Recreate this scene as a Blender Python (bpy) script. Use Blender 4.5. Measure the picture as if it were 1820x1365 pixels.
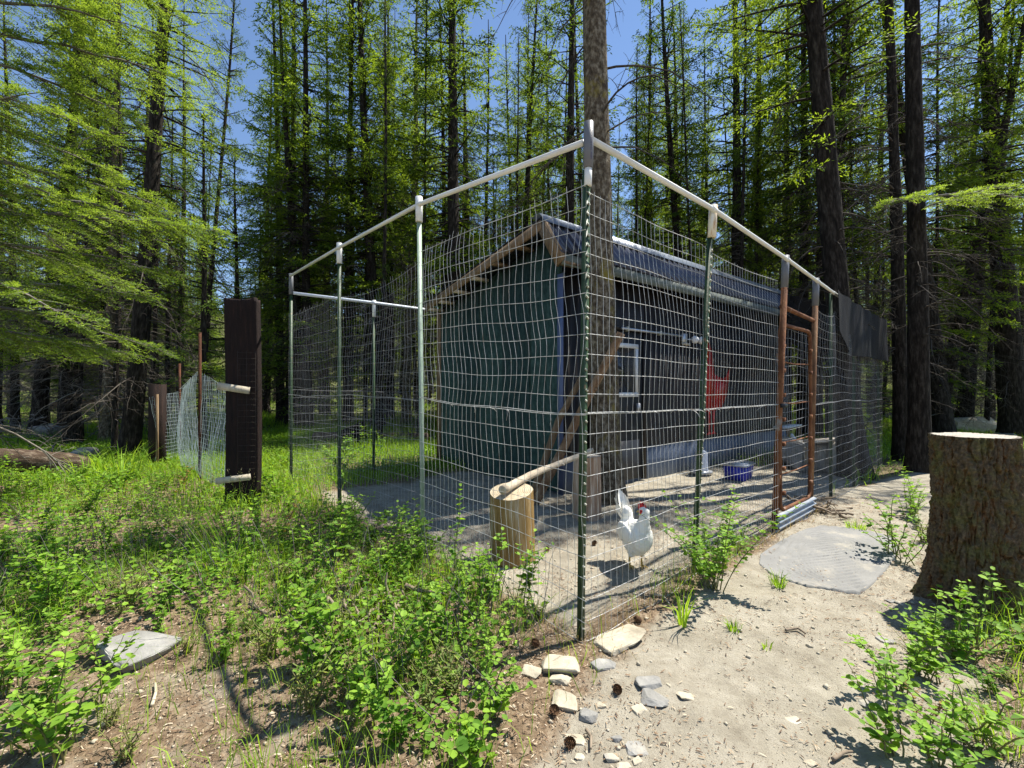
import bpy, bmesh, math, random
import numpy as np
from mathutils import Matrix, Vector, Quaternion
for o in list(bpy.data.objects): bpy.data.objects.remove(o)
SC = bpy.context.scene
COL = SC.collection
R_ = math.radians
# ------------------------------------------------------------------ camera
CAMZ = 1.25
F = 810.0            # focal length in photograph pixels (1820 wide), horizon row 695
cam_d = bpy.data.cameras.new('camera'); cam = bpy.data.objects.new('camera', cam_d); COL.objects.link(cam)
cam_d.sensor_width = 36.0; cam_d.lens = 36.0*F/1820.0
cam_d.shift_y = (695-682.5)/1820.0
cam_d.clip_start = 0.05; cam_d.clip_end = 3000
cam.location = (0, 0, CAMZ); cam.rotation_euler = (R_(90), 0, 0)
SC.camera = cam
# ------------------------------------------------------------------ light
SUN_EL = 60.0
SUN_AZ = math.atan2(0.89, 0.45)          # clockwise from +Y
w = bpy.data.worlds.new('World'); SC.world = w; w.use_nodes = True
nt = w.node_tree; nt.nodes.clear()
out = nt.nodes.new('ShaderNodeOutputWorld'); bg = nt.nodes.new('ShaderNodeBackground')
sky = nt.nodes.new('ShaderNodeTexSky'); sky.sky_type = 'NISHITA'; sky.sun_disc = False
sky.sun_elevation = R_(SUN_EL); sky.sun_rotation = SUN_AZ
sky.air_density = 1.0; sky.dust_density = 0.1; sky.ozone_density = 3.2; sky.altitude = 900
tc = nt.nodes.new('ShaderNodeTexCoord'); mp = nt.nodes.new('ShaderNodeMapping')
mp.inputs['Scale'].default_value = (1, 1, 2.6)
no = nt.nodes.new('ShaderNodeTexNoise'); no.inputs['Scale'].default_value = 2.6; no.inputs['Detail'].default_value = 7; no.inputs['Roughness'].default_value = .58
cr = nt.nodes.new('ShaderNodeValToRGB'); cr.color_ramp.elements[0].position = .55; cr.color_ramp.elements[1].position = .68
mx = nt.nodes.new('ShaderNodeMixRGB'); mx.inputs['Color2'].default_value = (7.5, 7.7, 8.0, 1)
nt.links.new(tc.outputs['Generated'], mp.inputs['Vector']); nt.links.new(mp.outputs['Vector'], no.inputs['Vector'])
nt.links.new(no.outputs['Fac'], cr.inputs['Fac']); sx = nt.nodes.new('ShaderNodeSeparateXYZ'); nt.links.new(tc.outputs['Generated'], sx.inputs[0])
lowr = nt.nodes.new('ShaderNodeMapRange'); lowr.inputs[1].default_value = .30; lowr.inputs[2].default_value = .14; nt.links.new(sx.outputs['Z'], lowr.inputs[0])   # fair weather cumulus only low over the horizon
mlt = nt.nodes.new('ShaderNodeMath'); mlt.operation = 'MULTIPLY'; nt.links.new(cr.outputs['Color'], mlt.inputs[0]); nt.links.new(lowr.outputs[0], mlt.inputs[1])
nt.links.new(mlt.outputs[0], mx.inputs['Fac'])
nt.links.new(sky.outputs['Color'], mx.inputs['Color1']); nt.links.new(mx.outputs['Color'], bg.inputs['Color'])
bg.inputs['Strength'].default_value = 0.10
nt.links.new(bg.outputs[0], out.inputs[0])
sd = bpy.data.lights.new('sun', 'SUN'); sun = bpy.data.objects.new('sun', sd); COL.objects.link(sun)
sd.energy = 5.0; sd.angle = R_(0.5); sd.color = (1.0, 0.95, 0.86)
sdir = Vector((math.sin(SUN_AZ)*math.cos(R_(SUN_EL)), math.cos(SUN_AZ)*math.cos(R_(SUN_EL)), math.sin(R_(SUN_EL))))
sun.rotation_euler = sdir.to_track_quat('Z', 'Y').to_euler(); sun.location = (6, 3, 12)
SC.view_settings.view_transform = 'Standard'; SC.view_settings.look = 'None'
SC.view_settings.exposure = 1.0; SC.view_settings.gamma = 1.0; SC.view_settings.use_curve_mapping = False
SC.render.engine = 'CYCLES'
cy = SC.cycles
cy.max_bounces = 4; cy.diffuse_bounces = 2; cy.glossy_bounces = 2; cy.transmission_bounces = 3; cy.transparent_max_bounces = 6
cy.use_denoising = True; cy.use_adaptive_sampling = True; cy.adaptive_threshold = 0.02
cy.sample_clamp_indirect = 6; cy.caustics_reflective = False; cy.caustics_refractive = False
SC.render.film_transparent = False
# ------------------------------------------------------------------ noise + mesh helpers
def _hash(ix, iy, iz, seed):
    h = (ix*374761393 + iy*668265263 + iz*2147483647 + seed*1274126177) & 0xFFFFFFFF
    h = ((h ^ (h >> 13))*1274126177) & 0xFFFFFFFF
    h = ((h ^ (h >> 16))*2246822519) & 0xFFFFFFFF
    return ((h ^ (h >> 13)) & 0xFFFFFF)/float(0xFFFFFF)
def vnoise(p, seed=0):
    p = np.asarray(p, float); f = np.floor(p); t = p-f; t = t*t*(3-2*t); i = f.astype(np.int64)
    r = 0
    for dx in (0, 1):
        wx = t[:, 0] if dx else 1-t[:, 0]
        for dy in (0, 1):
            wy = t[:, 1] if dy else 1-t[:, 1]
            for dz in (0, 1):
                wz = t[:, 2] if dz else 1-t[:, 2]
                r = r + wx*wy*wz*_hash(i[:, 0]+dx, i[:, 1]+dy, i[:, 2]+dz, seed)
    return r*2-1
def fbm(p, octv=4, seed=0, gain=.5):
    p = np.asarray(p, float); a = 1; s = 0; tot = 0
    for k in range(octv):
        s = s + a*vnoise(p*(2**k), seed+k*17); tot += a; a *= gain
    return s/tot
def n2(x, y, sc, seed=0, octv=4):
    x = np.atleast_1d(np.asarray(x, float)); y = np.atleast_1d(np.asarray(y, float))
    return fbm(np.stack([x*sc, y*sc, np.full_like(x, .37)], 1), octv, seed)
def rng(s): return np.random.default_rng(s)
def unit(v): return v/np.maximum(np.linalg.norm(v, axis=-1, keepdims=True), 1e-9)

def mesh_np(name, V, Fs, mats=(), mat_idx=None, smooth=False, tint=None):
    """Fs: list of integer arrays (M,3) or (M,4); one mesh datablock."""
    V = np.asarray(V, np.float32)
    me = bpy.data.meshes.new(name)
    Fs = [np.asarray(f, np.int32) for f in Fs if len(f)]
    nl = sum(f.size for f in Fs); nf = sum(len(f) for f in Fs)
    me.vertices.add(len(V)); me.vertices.foreach_set('co', V.ravel())
    me.loops.add(nl); me.polygons.add(nf)
    me.loops.foreach_set('vertex_index', np.concatenate([f.ravel() for f in Fs]))
    tot = np.concatenate([np.full(len(f), f.shape[1], np.int32) for f in Fs])
    st = np.concatenate([[0], np.cumsum(tot)[:-1]]).astype(np.int32)
    me.polygons.foreach_set('loop_start', st)
    for m in mats: me.materials.append(m)
    if mat_idx is not None: me.polygons.foreach_set('material_index', np.asarray(mat_idx, np.int32))
    if smooth: me.polygons.foreach_set('use_smooth', np.ones(nf, bool))
    if tint is not None:
        at = me.attributes.new('tint', 'FLOAT', 'POINT'); at.data.foreach_set('value', np.asarray(tint, np.float32))
    me.update(calc_edges=True); me.validate()
    return me

class MB:
    """collects shapes for one mesh"""
    def __init__(s): s.V = []; s.Q = []; s.T = []; s.n = 0
    def add(s, V, Q=None, T=None):
        V = np.asarray(V, float).reshape(-1, 3)
        if Q is not None and len(Q): s.Q.append(np.asarray(Q)+s.n)
        if T is not None and len(T): s.T.append(np.asarray(T)+s.n)
        s.V.append(V); s.n += len(V); return s
    def box(s, c, size, M=None, taper=1.0):
        hx, hy, hz = [a/2 for a in size]
        P = np.array([[sx*hx*(taper if sz > 0 else 1), sy*hy*(taper if sz > 0 else 1), sz*hz] for sz in (-1, 1) for sy in (-1, 1) for sx in (-1, 1)])
        if M is not None: P = P @ np.array(M.to_3x3()).T
        return s.add(P+np.array(c), [[0, 2, 3, 1], [4, 5, 7, 6], [0, 1, 5, 4], [2, 6, 7, 3], [0, 4, 6, 2], [1, 3, 7, 5]])
    def tube(s, P, rad, n=8, cap=True):
        P = np.asarray(P, float); K = len(P); rad = np.broadcast_to(np.asarray(rad, float), (K,))
        t = unit(np.gradient(P, axis=0)); 
        a = np.array([0, 0, 1.]) if abs(t[0][2]) < .9 else np.array([1., 0, 0])
        u = unit(np.cross(t[0], a)); U = []
        for k in range(K):
            u = unit(u - t[k]*np.dot(u, t[k])); U.append(u)
        U = np.array(U); W = np.cross(t, U)
        an = np.arange(n)*2*np.pi/n
        ring = P[:, None]+rad[:, None, None]*(np.cos(an)[None, :, None]*U[:, None]+np.sin(an)[None, :, None]*W[:, None])
        V = ring.reshape(-1, 3); i = np.arange(K-1)[:, None]*n; j = np.arange(n)[None]
        q = np.stack([i+j, i+(j+1) % n, i+n+(j+1) % n, i+n+j], -1).reshape(-1, 4)
        T = None
        if cap:
            V = np.vstack([V, P[0], P[-1]]); b = K*n; jj = np.arange(n)
            T = np.vstack([np.stack([np.full(n, b), (jj+1) % n, jj], 1), np.stack([np.full(n, b+1), (K-1)*n+jj, (K-1)*n+(jj+1) % n], 1)])
        return s.add(V, q, T)
    def prism(s, poly, thick, M=None):
        """polygon in local XZ, thickness along local Y (centred)"""
        poly = np.asarray(poly, float); n = len(poly)
        A = np.stack([poly[:, 0], np.full(n, -thick/2), poly[:, 1]], 1); B = A.copy(); B[:, 1] = thick/2
        V = np.vstack([A, B, A.mean(0)[None], B.mean(0)[None]])
        j = np.arange(n); k = (j+1) % n
        T = np.vstack([np.stack([np.full(n, 2*n), j, k], 1), np.stack([np.full(n, 2*n+1), n+k, n+j], 1)])
        Q = np.stack([j, n+j, n+k, k], 1)
        if M is not None: V = V @ np.array(M.to_3x3()).T + np.array(M.translation)
        return s.add(V, Q, T)
    def mesh(s, name, mat, smooth=False, tint=None):
        Fs = []
        if s.Q: Fs.append(np.vstack(s.Q))
        if s.T: Fs.append(np.vstack(s.T))
        return mesh_np(name, np.vstack(s.V), Fs, [mat] if mat else [], smooth=smooth, tint=tint)
    def build(s, name, mat, parent=None, smooth=False, kind=None):
        return obj(name, s.mesh(name, mat, smooth), parent, kind)

def obj(name, me, parent=None, kind=None):
    o = bpy.data.objects.new(name, me); COL.objects.link(o)
    if parent is not None: o.parent = parent
    if kind: o['kind'] = kind
    return o
def tag(o, label, cat, group=None):
    o['label'] = label; o['category'] = cat
    if group: o['group'] = group
    return o
def thing(name, label, cat, loc=(0, 0, 0), rz=0, group=None):
    o = bpy.data.objects.new(name, None); COL.objects.link(o); o.empty_display_size = .1
    o.location = loc; o.rotation_euler = (0, 0, rz)
    return tag(o, label, cat, group)
def tubes_batch(P, Rd, n=3):
    """P (T,K,3), Rd (T,K) -> V, Q (open tubes)"""
    T, K, _ = P.shape
    t = unit(np.gradient(P, axis=1)); ref = np.where(np.abs(t[..., 2:3]) < .9, np.array([0, 0, 1.]), np.array([1., 0, 0]))
    U = unit(np.cross(t, ref)); W = np.cross(t, U)
    an = np.arange(n)*2*np.pi/n
    V = P[:, :, None]+Rd[:, :, None, None]*(np.cos(an)[:, None]*U[:, :, None]+np.sin(an)[:, None]*W[:, :, None])
    base = (np.arange(T)*K*n)[:, None, None]; i = (np.arange(K-1)*n)[None, :, None]; j = np.arange(n)[None, None]
    Q = np.stack([base+i+j, base+i+(j+1) % n, base+i+n+(j+1) % n, base+i+n+j], -1).reshape(-1, 4)
    return V.reshape(-1, 3), Q
def frame(d, up):
    d = unit(d); s_ = unit(np.cross(d, up)); n_ = np.cross(s_, d); return d, s_, n_
LEAF_P = np.array([[0, 0, 0], [.5, 0, -.06], [1, 0, .0], [.2, .36, .05], [.68, .40, .06], [.2, -.36, .05], [.68, -.40, .06]])
LEAF_T = np.array([[0, 1, 3], [1, 4, 3], [1, 2, 4], [0, 5, 1], [1, 5, 6], [1, 6, 2]])
def leaves(pos, d, up, L, W):
    d, s_, n_ = frame(d, up); N = len(pos)
    lp = LEAF_P[None]*np.stack([L, W, L], 1)[:, None]
    V = pos[:, None]+lp[..., :1]*d[:, None]+lp[..., 1:2]*s_[:, None]+lp[..., 2:]*n_[:, None]
    T = (LEAF_T[None]+(np.arange(N)*7)[:, None, None]).reshape(-1, 3)
    return V.reshape(-1, 3), T
def sprays(pos, d, up, L, W):
    """diamond shaped needle sprays, slightly folded"""
    d, s_, n_ = frame(d, up); N = len(pos); L = L[:, None]; W = W[:, None]
    V = np.stack([pos, pos+d*L*.45+s_*W*.5-n_*W*.15, pos+d*L, pos+d*L*.45-s_*W*.5-n_*W*.15], 1)
    Q = (np.array([[0, 1, 2, 3]])[None]+(np.arange(N)*4)[:, None, None]).reshape(-1, 4)
    return V.reshape(-1, 3), Q
def blades(pos, d, L, W, bend, rg):
    """grass blades: 3 verts wide base, bent tip: 5 verts 3 tris"""
    N = len(pos); az = rg.uniform(0, 2*np.pi, N); s_ = np.stack([np.cos(az), np.sin(az), 0*az], 1)
    up = np.array([0, 0, 1.]); L = L[:, None]; W = W[:, None]; b = bend[:, None]
    m = pos+up*L*.55+d*L*b*.3; tip = pos+up*L*(1-.35*b)+d*L*b
    V = np.stack([pos-s_*W*.5, pos+s_*W*.5, m+s_*W*.4, m-s_*W*.4, tip], 1)
    b0 = (np.arange(N)*5)[:, None]
    Q = (b0+np.array([[0, 1, 2, 3]])); T = (b0+np.array([[3, 2, 4]]))
    return V.reshape(-1, 3), Q, T
# photograph pixel + depth -> point (only a drafting aid: real depths everywhere)
def PX(px, Y): return (px-910.0)/F*Y
def PZ(py, Y): return CAMZ+(695.0-py)/F*Y
def GY(py, z=0.0): return (CAMZ-z)*F/(py-695.0)

# ------------------------------------------------------------------ materials
MATS = {}
def newmat(name):
    m = bpy.data.materials.new(name); m.use_nodes = True; m.node_tree.nodes.clear(); return m, m.node_tree
def N(nt, typ, **kw):
    n = nt.nodes.new(typ)
    for k, v in kw.items():
        if k in n.inputs: n.inputs[k].default_value = v
        else: setattr(n, k, v)
    return n
def ramp(nt, stops):
    r = nt.nodes.new('ShaderNodeValToRGB'); e = r.color_ramp.elements
    while len(e) > 1: e.remove(e[-1])
    e[0].position = stops[0][0]; e[0].color = (*stops[0][1], 1)
    for p, c in stops[1:]:
        x = e.new(p); x.color = (*c, 1)
    return r
def surf(name, stops, scale=8, stretch=(1, 1, 1), rough=.8, bump=.3, bscale=None, metallic=0, detail=6, spots=None, spec=.3, obj_random=True):
    m, nt = newmat(name); L = nt.links.new
    o = N(nt, 'ShaderNodeOutputMaterial'); p = N(nt, 'ShaderNodeBsdfPrincipled'); L(p.outputs[0], o.inputs[0])
    tc = N(nt, 'ShaderNodeTexCoord'); mp = N(nt, 'ShaderNodeMapping'); mp.inputs['Scale'].default_value = stretch
    if obj_random:
        oi = N(nt, 'ShaderNodeObjectInfo'); va = N(nt, 'ShaderNodeVectorMath', operation='SCALE'); va.inputs[0].default_value = (31, 17, 23)
        L(oi.outputs['Random'], va.inputs['Scale']); ad = N(nt, 'ShaderNodeVectorMath', operation='ADD')
        L(tc.outputs['Object'], ad.inputs[0]); L(va.outputs[0], ad.inputs[1]); L(ad.outputs[0], mp.inputs['Vector'])
    else: L(tc.outputs['Object'], mp.inputs['Vector'])
    nz = N(nt, 'ShaderNodeTexNoise', Scale=scale, Detail=detail, Roughness=.65); L(mp.outputs[0], nz.inputs['Vector'])
    cr = ramp(nt, stops); L(nz.outputs['Fac'], cr.inputs['Fac']); col = cr.outputs['Color']
    if spots:
        sc, lo, hi, c = spots
        n3 = N(nt, 'ShaderNodeTexNoise', Scale=sc, Detail=4, Roughness=.6); L(mp.outputs[0], n3.inputs['Vector'])
        r3 = ramp(nt, [(lo, (0, 0, 0)), (hi, (1, 1, 1))]); L(n3.outputs['Fac'], r3.inputs['Fac'])
        mx = N(nt, 'ShaderNodeMixRGB'); mx.inputs['Color2'].default_value = (*c, 1)
        L(r3.outputs['Color'], mx.inputs['Fac']); L(col, mx.inputs['Color1']); col = mx.outputs['Color']
    L(col, p.inputs['Base Color']); p.inputs['Roughness'].default_value = rough; p.inputs['Metallic'].default_value = metallic
    p.inputs['Specular IOR Level'].default_value = spec
    if bump:
        nb = N(nt, 'ShaderNodeTexNoise', Scale=bscale or scale*3, Detail=5, Roughness=.7); L(mp.outputs[0], nb.inputs['Vector'])
        b = N(nt, 'ShaderNodeBump', Strength=bump, Distance=.02); L(nb.outputs['Fac'], b.inputs['Height']); L(b.outputs[0], p.inputs['Normal'])
    MATS[name] = m; return m
def leafmat(name, dark, light, trans=.45, rough=.55, tcol=None):
    m, nt = newmat(name); L = nt.links.new
    o = N(nt, 'ShaderNodeOutputMaterial')
    at = N(nt, 'ShaderNodeAttribute', attribute_name='tint'); oi = N(nt, 'ShaderNodeObjectInfo')
    md = N(nt, 'ShaderNodeMath', operation='MULTIPLY_ADD'); md.inputs[1].default_value = .45; md.inputs[2].default_value = -.15
    L(oi.outputs['Random'], md.inputs[0]); ad = N(nt, 'ShaderNodeMath', operation='ADD', use_clamp=True)
    L(at.outputs['Fac'], ad.inputs[0]); L(md.outputs[0], ad.inputs[1])
    mx = N(nt, 'ShaderNodeMixRGB'); mx.inputs['Color1'].default_value = (*dark, 1); mx.inputs['Color2'].default_value = (*light, 1)
    L(ad.outputs[0], mx.inputs['Fac'])
    d = N(nt, 'ShaderNodeBsdfPrincipled'); d.inputs['Roughness'].default_value = rough; d.inputs['Specular IOR Level'].default_value = .22
    L(mx.outputs[0], d.inputs['Base Color'])
    t = N(nt, 'ShaderNodeBsdfTranslucent'); hs = N(nt, 'ShaderNodeMixRGB', blend_type='MULTIPLY'); hs.inputs['Fac'].default_value = 1
    hs.inputs['Color2'].default_value = (*(tcol or (1.5, 1.35, .6)), 1); L(mx.outputs[0], hs.inputs['Color1']); L(hs.outputs[0], t.inputs['Color'])
    ms = N(nt, 'ShaderNodeMixShader'); ms.inputs[0].default_value = trans
    L(d.outputs[0], ms.inputs[1]); L(t.outputs[0], ms.inputs[2]); L(ms.outputs[0], o.inputs[0])
    MATS[name] = m; return m
M_BARK = surf('bark', [(.3, (.007, .006, .005)), (.5, (.024, .020, .017)), (.72, (.075, .066, .055))], scale=9, stretch=(3, 3, .7), bump=1.0, bscale=16, rough=.95, spec=.1)
M_BARKL = surf('lichen_bark', [(.3, (.03, .022, .015)), (.48, (.10, .08, .055)), (.62, (.22, .19, .14)), (.8, (.36, .34, .28))], scale=26, stretch=(1, 1, .6), bump=.9, bscale=30, rough=.95, spots=(5, .56, .7, (.20, .16, .035)), spec=.1)
M_DEAD = surf('dead_wood', [(.3, (.025, .021, .018)), (.6, (.10, .088, .074))], scale=2, stretch=(1, 1, 1), bump=0, rough=.95, spec=.1)
M_DEADL = surf('dead_wood_pale', [(.3, (.06, .053, .045)), (.6, (.22, .20, .175))], scale=2, bump=0, rough=.95, spec=.1)
M_NEEDLE = leafmat('needles', (.030, .068, .012), (.25, .37, .040), trans=.56)
M_NEEDLE2 = leafmat('needles_fresh', (.045, .10, .022), (.24, .36, .062), trans=.50)
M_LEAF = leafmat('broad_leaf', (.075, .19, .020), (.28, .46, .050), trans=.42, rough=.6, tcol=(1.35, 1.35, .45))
M_GRASS = leafmat('grass_blade', (.10, .23, .016), (.35, .54, .055), trans=.5, rough=.5)
M_STRAW = leafmat('straw', (.22, .17, .08), (.45, .37, .20), trans=.3, rough=.7)
M_TWIG = surf('twig', [(.3, (.10, .07, .045)), (.7, (.32, .26, .19))], scale=6, bump=0, rough=.9)
M_STEM = surf('green_stem', [(.3, (.10, .12, .03)), (.7, (.20, .17, .07))], scale=6, bump=0, rough=.7)
M_PVC = surf('white_plastic', [(.3, (.66, .66, .60)), (.7, (.82, .82, .78))], scale=3, bump=.05, rough=.45, spots=(9, .66, .74, (.45, .36, .22)))
M_PVCG = surf('grey_plastic', [(.3, (.13, .133, .14)), (.7, (.17, .172, .18))], scale=3, bump=.03, rough=.45)
M_PVCR = surf('rust_stained_plastic', [(.42, (.78, .76, .68)), (.5, (.74, .66, .48)), (.58, (.42, .16, .04)), (.7, (.22, .07, .02))], scale=7, stretch=(2.5, 2.5, .35), bump=.1, rough=.6)
M_RAILB = surf('bluish_pipe', [(.3, (.55, .60, .66)), (.7, (.72, .76, .80))], scale=20, stretch=(1, 1, 1), bump=.2, rough=.5)
M_GREEN = surf('green_enamel', [(.3, (.018, .040, .020)), (.7, (.045, .085, .038))], scale=14, bump=.15, rough=.5, spots=(26, .62, .7, (.16, .10, .05)))
M_SAGE = surf('faded_green_enamel', [(.3, (.20, .27, .20)), (.7, (.33, .42, .33))], scale=8, bump=.1, rough=.5)
M_STUD = surf('worn_stud', [(.3, (.16, .18, .12)), (.5, (.45, .45, .36)), (.7, (.66, .66, .58))], scale=20, bump=0, rough=.5)
M_WIRE = surf('galvanised_wire', [(.32, (.26, .20, .15)), (.42, (.42, .42, .40)), (.7, (.66, .66, .64))], scale=7, bump=0, rough=.45, metallic=.35)
M_WIREF = surf('dull_wire', [(.3, (.20, .20, .20)), (.7, (.40, .41, .42))], scale=12, bump=0, rough=.5, metallic=.3)
M_NET = surf('pale_netting', [(.3, (.38, .45, .46)), (.7, (.60, .68, .70))], scale=12, bump=0, rough=.6)
M_RUST = surf('rusty_steel', [(.28, (.05, .020, .010)), (.45, (.13, .048, .018)), (.60, (.21, .09, .035)), (.70, (.24, .22, .20))], scale=10, stretch=(1, 1, .5), bump=.5, bscale=60, rough=.85)
M_RUSTD = surf('brown_rusty_steel', [(.3, (.07, .035, .018)), (.55, (.20, .10, .045)), (.75, (.30, .20, .10))], scale=9, stretch=(1, 1, .4), bump=.4, bscale=50, rough=.8)
M_RUSTK = surf('dark_rusty_stake', [(.3, (.03, .014, .008)), (.7, (.12, .045, .022))], scale=9, bump=.4, rough=.9)
M_TEAL = surf('teal_sheet_metal', [(.3, (.018, .040, .032)), (.5, (.036, .070, .056)), (.66, (.062, .105, .085)), (.78, (.15, .19, .16))], scale=22, stretch=(1, 1, .5), bump=.25, bscale=50, rough=.7, spec=.15, detail=8)
M_TEAL2 = surf('darker_teal_sheet_metal', [(.3, (.012, .028, .024)), (.5, (.026, .050, .043)), (.66, (.045, .078, .066)), (.78, (.12, .15, .13))], scale=30, stretch=(1, 1, .3), bump=.25, bscale=50, rough=.7, spec=.15, spots=(2.5, .55, .75, (.06, .07, .05)))
M_BROWN = surf('brown_sheet_metal', [(.3, (.010, .008, .007)), (.7, (.026, .021, .018))], scale=3, bump=.05, rough=.5)
M_BLUETRIM = surf('blue_trim_metal', [(.3, (.075, .10, .19)), (.7, (.12, .155, .27))], scale=3, bump=.05, rough=.45)
M_ROOF = surf('blue_roof_metal', [(.3, (.040, .045, .068)), (.6, (.068, .074, .105)), (.8, (.17, .17, .19))], scale=3.5, stretch=(1, 1, 1), bump=.08, rough=.30, metallic=.45, spec=.5)
M_RIDGE = surf('ridge_metal', [(.3, (.12, .15, .20)), (.7, (.20, .23, .28))], scale=4, bump=.05, rough=.4, metallic=.2)
M_FASCIA = surf('grey_green_fascia', [(.3, (.10, .12, .105)), (.7, (.17, .19, .16))], scale=6, stretch=(1, 1, 6), bump=.2, rough=.7)
M_BOARD = surf('weathered_board', [(.3, (.09, .058, .03)), (.5, (.19, .125, .07)), (.72, (.29, .21, .125))], scale=4, stretch=(6, 6, 1), bump=.35, bscale=14, rough=.8)
M_BOARDL = surf('pale_board', [(.3, (.40, .34, .24)), (.7, (.60, .53, .40))], scale=5, stretch=(5, 5, 1), bump=.25, rough=.8)
M_BOARDD = surf('dark_tarred_timber', [(.3, (.006, .003, .0025)), (.6, (.020, .009, .006)), (.8, (.055, .025, .016))], scale=6, stretch=(6, 6, .6), bump=.9, bscale=14, rough=.85)
M_CONC = surf('blue_grey_foundation', [(.3, (.11, .14, .19)), (.7, (.17, .20, .26))], scale=5, bump=.3, bscale=30, rough=.85)
M_WHITE = surf('white_paint', [(.3, (.66, .66, .64)), (.7, (.8, .8, .78))], scale=8, bump=.1, rough=.55)
M_GLASS = surf('dark_screen', [(.3, (.012, .013, .016)), (.7, (.03, .032, .036))], scale=3, bump=0, rough=.15, spec=.5)
M_DARKDOOR = surf('dark_door_paint', [(.3, (.014, .016, .020)), (.7, (.028, .032, .040))], scale=4, bump=.1, rough=.5)
M_RED = surf('red_paint', [(.3, (.34, .010, .010)), (.7, (.46, .018, .015))], scale=5, bump=.05, rough=.4)
M_BLUEBIN = surf('blue_plastic', [(.3, (.02, .025, .30)), (.7, (.03, .04, .42))], scale=5, bump=.05, rough=.4)
M_GALV = surf('galvanised_sheet', [(.3, (.34, .36, .38)), (.7, (.56, .58, .60))], scale=14, bump=.05, rough=.35, metallic=.55)
M_TARP = surf('black_shade_cloth', [(.3, (.006, .006, .007)), (.55, (.012, .012, .014)), (.78, (.035, .036, .040))], scale=3, stretch=(3, 3, .3), bump=.3, bscale=60, rough=.8, spec=.15)
M_LOG = surf('peeled_log', [(.3, (.14, .085, .025)), (.48, (.26, .16, .05)), (.6, (.35, .25, .12)), (.75, (.50, .44, .34))], scale=4, stretch=(5, 5, .5), bump=.4, bscale=14, rough=.75)
M_LOG2 = surf('weathered_log', [(.3, (.16, .085, .045)), (.5, (.38, .25, .16)), (.7, (.55, .45, .35))], scale=4, stretch=(5, 5, .5), bump=.5, bscale=14, rough=.8)
M_CUT = surf('sawn_end', [(.3, (.42, .37, .27)), (.7, (.62, .57, .44))], scale=14, bump=.25, bscale=40, rough=.85)
M_CUTG = surf('grey_sawn_end', [(.3, (.40, .37, .32)), (.7, (.62, .58, .52))], scale=14, bump=.3, bscale=40, rough=.9)
M_POLE = surf('bark_pole', [(.3, (.10, .05, .025)), (.5, (.22, .13, .07)), (.7, (.40, .29, .18))], scale=7, stretch=(3, 3, .8), bump=.6, bscale=24, rough=.9)
M_PERCH = surf('pale_perch', [(.3, (.36, .29, .20)), (.7, (.60, .52, .40))], scale=8, stretch=(1, 1, 1), bump=.3, rough=.85)
M_STONE = surf('sandstone', [(.3, (.30, .26, .19)), (.55, (.46, .41, .31)), (.75, (.58, .54, .44))], scale=7, bump=.4, bscale=24, rough=.9, spec=.2)
M_STONEG = surf('grey_limestone', [(.3, (.17, .165, .15)), (.55, (.27, .262, .24)), (.75, (.40, .385, .345))], scale=7, bump=.4, bscale=24, rough=.88, spec=.2, spots=(3, .55, .65, (.40, .36, .28)))
M_CONE = surf('pine_cone', [(.3, (.05, .025, .012)), (.7, (.20, .11, .055))], scale=30, bump=.4, rough=.9)
M_MAT = surf('grey_ribbed_mat', [(.3, (.185, .183, .172)), (.7, (.255, .25, .235))], scale=3, bump=.2, bscale=50, rough=.9, spots=(4, .55, .8, (.36, .33, .27)))
M_FEATHER = surf('white_feather', [(.3, (.72, .70, .62)), (.7, (.84, .83, .78))], scale=12, bump=.25, bscale=40, rough=.85, spec=.15)
M_COMB = surf('red_comb', [(.3, (.50, .02, .025)), (.7, (.62, .04, .04))], scale=20, bump=.2, rough=.5)
M_FOOT = surf('yellow_leg', [(.3, (.48, .30, .07)), (.7, (.62, .43, .14))], scale=20, bump=.2, rough=.6)
M_EYE = surf('dark_eye', [(.3, (.01, .008, .006)), (.7, (.02, .015, .01))], scale=5, bump=0, rough=.2)
M_INK = surf('purple_print', [(.3, (.05, .045, .10)), (.7, (.08, .07, .14))], scale=5, bump=0, rough=.6)
M_ROT = surf('rotten_wood', [(.3, (.025, .016, .010)), (.5, (.085, .055, .035)), (.7, (.24, .19, .14))], scale=5, stretch=(1, 4, 4), bump=.8, bscale=12, rough=.95)
M_BULB = surf('white_globe', [(.3, (.70, .70, .70)), (.7, (.82, .82, .82))], scale=4, bump=0, rough=.3)

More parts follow.
